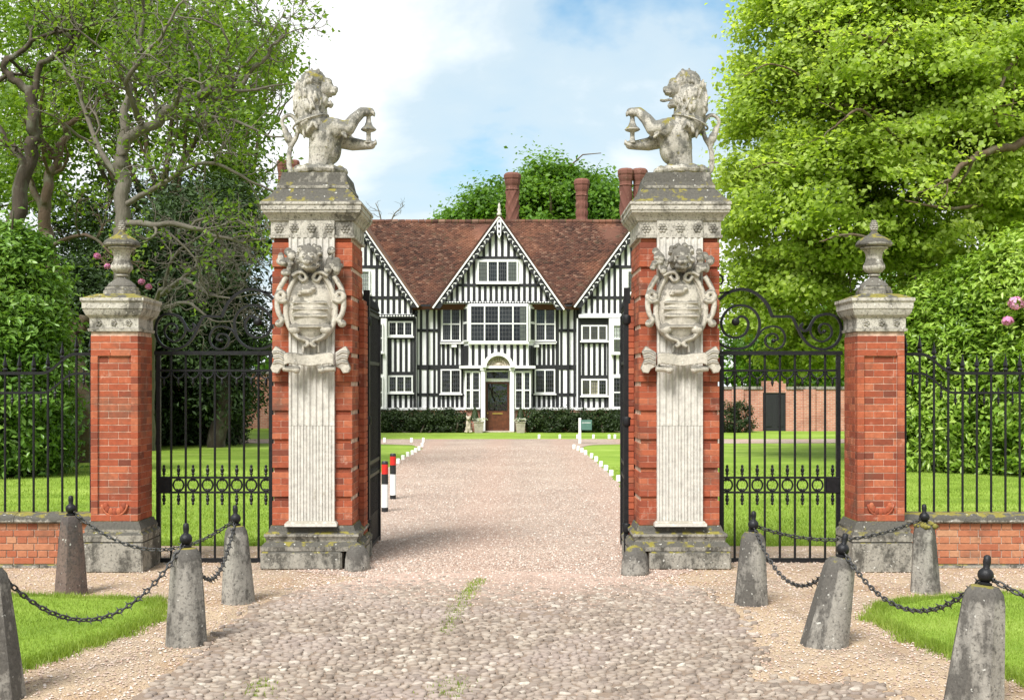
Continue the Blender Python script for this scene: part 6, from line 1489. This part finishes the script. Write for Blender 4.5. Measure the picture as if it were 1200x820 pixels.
# leafy trees standing behind them
def leafy(name, label, base, trunk_h, lobes, size, mat, bark, seed, clump=0.6, per=60, group=None, asp=0.65, shell=0.5, trunk_r=0.3):
    rs = np.random.default_rng(seed); root = tree(name, label, base, 'tree', group); tb = Tubes(); ends = []; b = np.array(base, float)
    limb([b + [0, 0, -.2], b + [0.1, 0, trunk_h * .4], b + [-.1, 0.1, trunk_h * .75], b + [0, 0, trunk_h]], trunk_r, trunk_r * .4, 0.3, 1, rs, tb, ends)
    for c, r, k in lobes:
        c = np.array(c); st = b + [0, 0, trunk_h * rs.uniform(.45, .95)]; limb([st, st * .5 + c * .5 + [0, 0, -.2], c * .8 + st * .2, c], trunk_r * .35, 0.03, 0.7, 1, rs, tb, ends)
    local(link('trunk', tb.mesh('trunk'), bark, root), root)
    p, n = clump_points(lobes, rs, clump, per, 0.6, shell, 0.08); add_crown(root, p, n, size, mat, asp, rs=rs); return root
GL = 'leafy trees behind the left-hand lawn'
leafy('leafy_tree', 'green leafy tree filling the space behind the bare limbs', (PX(190, 40), 40, 0), 9, [lobe(150, 60, 40, 105, 90, 3.2, 124), lobe(60, 80, 41, 90, 90, 3, 93), lobe(225, 110, 40, 80, 85, 2.6, 93), lobe(110, 180, 40, 110, 85, 3, 111), lobe(270, 60, 40, 55, 60, 2, 37), lobe(215, 20, 41, 80, 50, 2.5, 55), lobe(235, 185, 40, 60, 55, 2.2, 49), lobe(90, 0, 41, 120, 60, 3, 80)], 0.17, M['leaf_mid'], M['bark_brown'], 51, 0.75, 58, GL)
leafy('leafy_tree', 'green tree at the skyline beside the snarling lion', (PX(275, 47), 47, 0), 10, [lobe(300, 70, 47, 34, 50, 2, 27), lobe(318, 70, 47, 18, 40, 1.6, 12), lobe(285, 140, 47, 28, 46, 2, 16), lobe(285, 215, 47, 30, 45, 2, 43), lobe(262, 30, 47, 40, 40, 2, 37)], 0.18, M['leaf_mid'], M['bark_brown'], 52, 0.75, 50, GL)
leafy('leafy_tree', 'tall green tree rising behind the dark crooked trunk', (PX(-60, 44), 44, 0), 10, [lobe(-40, 120, 44, 110, 120, 3, 99), lobe(20, 190, 43, 80, 80, 2.6, 86), lobe(-120, 60, 44, 130, 130, 3, 74), lobe(10, 20, 44, 90, 70, 3, 68)], 0.18, M['leaf_mid'], M['bark_brown'], 53, 0.8, 55, GL)
def bush(name, label, lobes, size, mat, seed, cat='shrub', clump=0.35, per=70, asp=0.5, group=None, shell=0.72, core=True, flat=0.7):
    rs = np.random.default_rng(seed); c0 = lobes[0][0]; root = thing(name, label, cat, (c0[0], c0[1], 0), 0, group)
    p, n = clump_points(lobes, rs, clump, per, flat, shell); k = p[:, 2] > 0.02; p, n = p[k], n[k]; add_crown(root, p, n, size, mat, asp, 'foliage', rs)
    tb = Tubes()
    for c, r, k in lobes:
        for _ in range(5):
            e = np.array(c) + rs.normal(size=3) * np.array(r) * .4; b = np.array([c[0] + rs.normal() * r[0] * .3, c[1] + rs.normal() * .2, 0.0]); m_ = (b + e) / 2 + rs.normal(size=3) * .15; tb.add(smooth_path([b, m_, e], 4), np.linspace(.05, .02, 9), 5)
    local(link('stems', tb.mesh('stems'), M['bark_dark'], root), root); return root
# dark evergreens
leafy('yew_tree', 'dense dark yew behind the pale bare branches', (PX(255, 38), 38, 0), 6, [lobe(250, 300, 38, 62, 75, 2.4, 260), lobe(205, 380, 38, 60, 80, 2.2, 220), lobe(270, 400, 38.5, 40, 70, 1.6, 170), lobe(170, 300, 39, 70, 70, 2.2, 200), lobe(120, 350, 39, 60, 80, 2, 170), lobe(225, 240, 38.5, 60, 45, 2, 110), lobe(100, 280, 40, 70, 60, 2, 120)], 0.16, M['leaf_dark'], M['bark_dark'], 61, 0.6, 75, 'dark evergreens behind the left-hand lawn', 0.4, 0.3)
bush('yew_hedge', 'clipped dark yew hedge in front of the brick garden wall', [((PX(262, 40), 40, 1.4), (0.75, 1.2, 1.9), 200), ((PX(232, 40), 40, 1.3), (0.8, 1.2, 1.8), 190), ((PX(200, 39.5), 39.5, 1.3), (0.9, 1.2, 1.8), 190), ((PX(165, 39.5), 39.5, 1.4), (0.9, 1.2, 1.9), 160), ((PX(130, 39.5), 39.5, 1.4), (0.9, 1.2, 1.9), 140), ((PX(270, 40), 40, 3.0), (0.55, 1, 0.9), 90)], 0.13, M['leaf_dark'], 62, 'hedge', 0.34, 75, 0.4)
bush('laurel_bush', 'glossy green laurel bush behind the left-hand railing', [((PX(5, 26), 26, 2.0), (1.35, 1.3, 2.2), 420), ((PX(20, 26), 26, 3.9), (0.75, 1, 1.6), 190), ((PX(-45, 26), 26, 3.0), (1.4, 1.3, 2.8), 300), ((PX(50, 26.5), 26.5, 1.1), (0.5, .9, 1.2), 110), ((PX(42, 27), 27, 3.4), (0.45, .8, 1.2), 90)], 0.15, M['leaf_laurel'], 63, 'bush', 0.34, 60, 0.42, shell=0.75)
bush('dark_shrub', 'shaded evergreen shrub behind the leaning trunk', [((PX(60, 35), 35, 1.6), (1.6, 1.2, 2.0), 260), ((PX(110, 36), 36, 2.0), (1.6, 1.2, 2.4), 240), ((PX(100, 36), 36, 4.0), (1.8, 1.2, 1.5), 180), ((PX(0, 36), 36, 2.2), (2, 1.2, 2.6), 220)], 0.15, M['leaf_dark'], 64, 'bush', 0.4, 65, 0.45)

# right-hand laurel hedge and shrubs
bush('laurel_hedge', 'tall sunlit laurel hedge behind the right-hand railing', [((PX(1085, 28), 28, 1.6), (0.9, 1.2, 1.9), 260), ((PX(1130, 27.5), 27.5, 1.9), (1.0, 1.3, 2.2), 320), ((PX(1180, 27), 27, 2.0), (1.1, 1.3, 2.4), 340), ((PX(1150, 27.5), 27.5, 3.6), (1.2, 1.2, 1.2), 220), ((PX(1200, 26.5), 26.5, 4.0), (1.0, 1.2, 1.3), 220), ((PX(1240, 26), 26, 2.3), (1.2, 1.3, 2.6), 240), ((PX(1095, 28), 28, 3.4), (0.9, 1.1, 1.1), 160), ((PX(1060, 28.5), 28.5, 2.6), (0.5, .9, 1.4), 90)], 0.15, M['leaf_laurel_y'], 71, 'hedge', 0.34, 60, 0.42, shell=0.78)
def flowers(spots, Y, label, name='rhododendron_flower'):
    for i, (px, py, r) in enumerate(spots):
        rs = np.random.default_rng(90 + i); c = P(px, py, Y); d = unit(90, rs) * (r / F * Y); d[:, 2] *= .75; p = np.array(c) + d; o = link(name, leaf_mesh('flower', p, d + .01, .085, .8, rs), M['petal']); tag(o, label[i], 'flower', 'rhododendron blooms')
flowers([(1191, 355, 9), (1181, 376, 6)], 25.2, ['large pink rhododendron bloom on the laurel hedge', 'small pink rhododendron bloom below the large one'])
flowers([(114, 300, 3), (126, 312, 2.5), (166, 330, 3), (174, 336, 3)], 27.8, ['upper mauve bloom beside the urn on its trunk side', 'lower mauve bloom touching the urn', 'mauve bloom above the side pier cornice', 'mauve bloom nearest the side gate scrolls'])
leafy('background_tree', 'green tree behind the brick garden wall seen through the side gate', (PX(930, 60), 60, 0), 7, [lobe(900, 420, 60, 50, 40, 2.5, 120), lobe(960, 400, 60, 60, 55, 3, 150), lobe(1020, 380, 61, 70, 70, 3, 150), lobe(1100, 380, 62, 90, 80, 3, 140), lobe(1200, 350, 62, 90, 110, 3, 150)], 0.22, M['leaf_oak'], M['bark_brown'], 72, 0.8, 50)
bush('low_hedge', 'small dark shrub against the garden wall beside the house', [((PX(868, 49.6), 49.6, .5), (.55, .5, .75), 70), ((PX(850, 49.6), 49.6, .5), (.6, .5, .7), 60)], 0.09, M['leaf_box'], 73, 'shrub', .2, 50)
# oak behind the house
leafy('oak_tree', 'broad round-headed green tree rising behind the house roof', (PX(640, 78), 78, 0), 14, [lobe(652, 228, 78, 38, 32, 3, 190), lobe(690, 238, 78, 32, 30, 3, 150), lobe(612, 238, 78, 34, 30, 3, 120), lobe(580, 250, 78, 28, 20, 3, 110), lobe(548, 260, 78, 22, 12, 2.5, 80), lobe(642, 212, 78, 20, 16, 2, 60), lobe(716, 248, 78, 18, 30, 3, 100), lobe(630, 264, 77, 80, 14, 3, 170), lobe(672, 212, 78, 18, 14, 2, 50)], 0.27, M['leaf_oak'], M['bark_brown'], 81, 1.0, 60, trunk_r=0.5)
gnarled('bare_tree', 'thin leafless twigs showing above the roof beside the gable', [([Vector((PX(452, 70), 70, 0)), P(452, 330, 70), P(452, 265, 70)], .18, .1, 0), ([P(452, 290, 70), P(446, 255, 70), P(440, 238, 70)], .06, .015, 2), ([P(452, 290, 70), P(460, 255, 70), P(474, 240, 70)], .06, .015, 2)], 70, 0, None, M['bark_grey'], 82, leafn=0)['group'] = 'bare trees beyond the house'
# house planting
for nm, a, b in (('beside the wing with the carved jetty', 440, 545), ('behind the garden sign', 624, 735)):
    lob = [((PX(px, 49.6), 49.6, .42), (.42, .42, .48 + .05 * math.sin(px)), 60) for px in np.arange(a, b, 9)]
    bush('box_hedge', 'low dark hedge along the house front ' + nm, lob, .075, M['leaf_box'], 84 + a, 'hedge', .16, 45, .6, 'low hedges along the house front')
for px, lab in ((561, 'clipped cone shrub in a square pot on the hinge side of the house door'), (610, 'clipped cone shrub in a square pot on the other side of the house door')):
    Y = 49.2; x = PX(px, Y); t = thing('potted_shrub', lab, 'planter', (x, Y, 0), 0, 'potted shrubs by the house door')
    MB().frustum(0, 0, 0, .42, .16, .16, .2, .2).build('pot', M['terracotta'], t); MB().cbox(-.22, .22, -.22, .22, .423, .47, .01).build('pot_rim', M['terracotta'], t)
    r2 = np.random.default_rng(int(px)); n = 1500; h = r2.random(n) ** .8; a = r2.uniform(0, 2*PI, n); rr = .19 * (1 - h) ** .75 * (.8 + .2 * r2.random(n)) + .015; p = np.stack([rr*np.cos(a) - (.16 if px < 600 else 0), rr*np.sin(a), .48 + h * .56], 1)
    link('foliage', leaf_mesh('foliage', p, np.stack([np.cos(a), np.sin(a), .5 + 0*a], 1), .06, .6, r2), M['leaf_box'], t)
    p = np.stack([r2.normal(0, .13, 160), r2.normal(0, .1, 160) - .1, .5 + r2.random(160) * .1], 1); link('flowers', leaf_mesh('flowers', p, r2.normal(size=p.shape) + [0, 0, 1], .06, .8, r2), M['petal_w'], t)
dgst = MB(); dgst.ball((0, 0, .16), (.14, .2, .17), 12, 8); dgst.ball((0, -.05, .38), (.11, .13, .2), 12, 8); dgst.ball((0, -.12, .60), (.09, .11, .09), 12, 8); dgst.ball((0, -.22, .57), (.05, .07, .05), 8, 6)
for s_ in (-1, 1): dgst.tube([(s_*.06, -.14, .42), (s_*.06, -.17, 0)], .035, 8); dgst.ball((s_*.075, -.08, .67), (.03, .03, .06), 8, 6); dgst.ball((s_*.12, -.08, .05), (.06, .13, .05), 8, 6)
tag(link('dog_statue', remesh_obj(dgst, 'dog_statue', .02, 1), M['tympanum'], None, (PX(549, 49.1), 49.1, 0)), 'pale seated dog statue beside the potted shrub by the door', 'statue')

# far wood closing the view
rs = np.random.default_rng(99); lobes = []
for a in np.linspace(-1.35, 1.35, 70):
    R = 120 + rs.uniform(-8, 12); h = rs.uniform(3.5, 6); lobes.append(((R * math.sin(a), R * math.cos(a), h * .55), (4.2, 4, h * .62), 60))
p, n = clump_points(lobes, rs, 1.3, 26, .7, .6); k = p[:, 2] > 0; tag(link('far_wood', leaf_mesh('far_wood', p[k], n[k], .75, .7, rs), M['leaf_oak']), 'belt of distant woodland beyond the grounds', 'wood', kind='stuff')
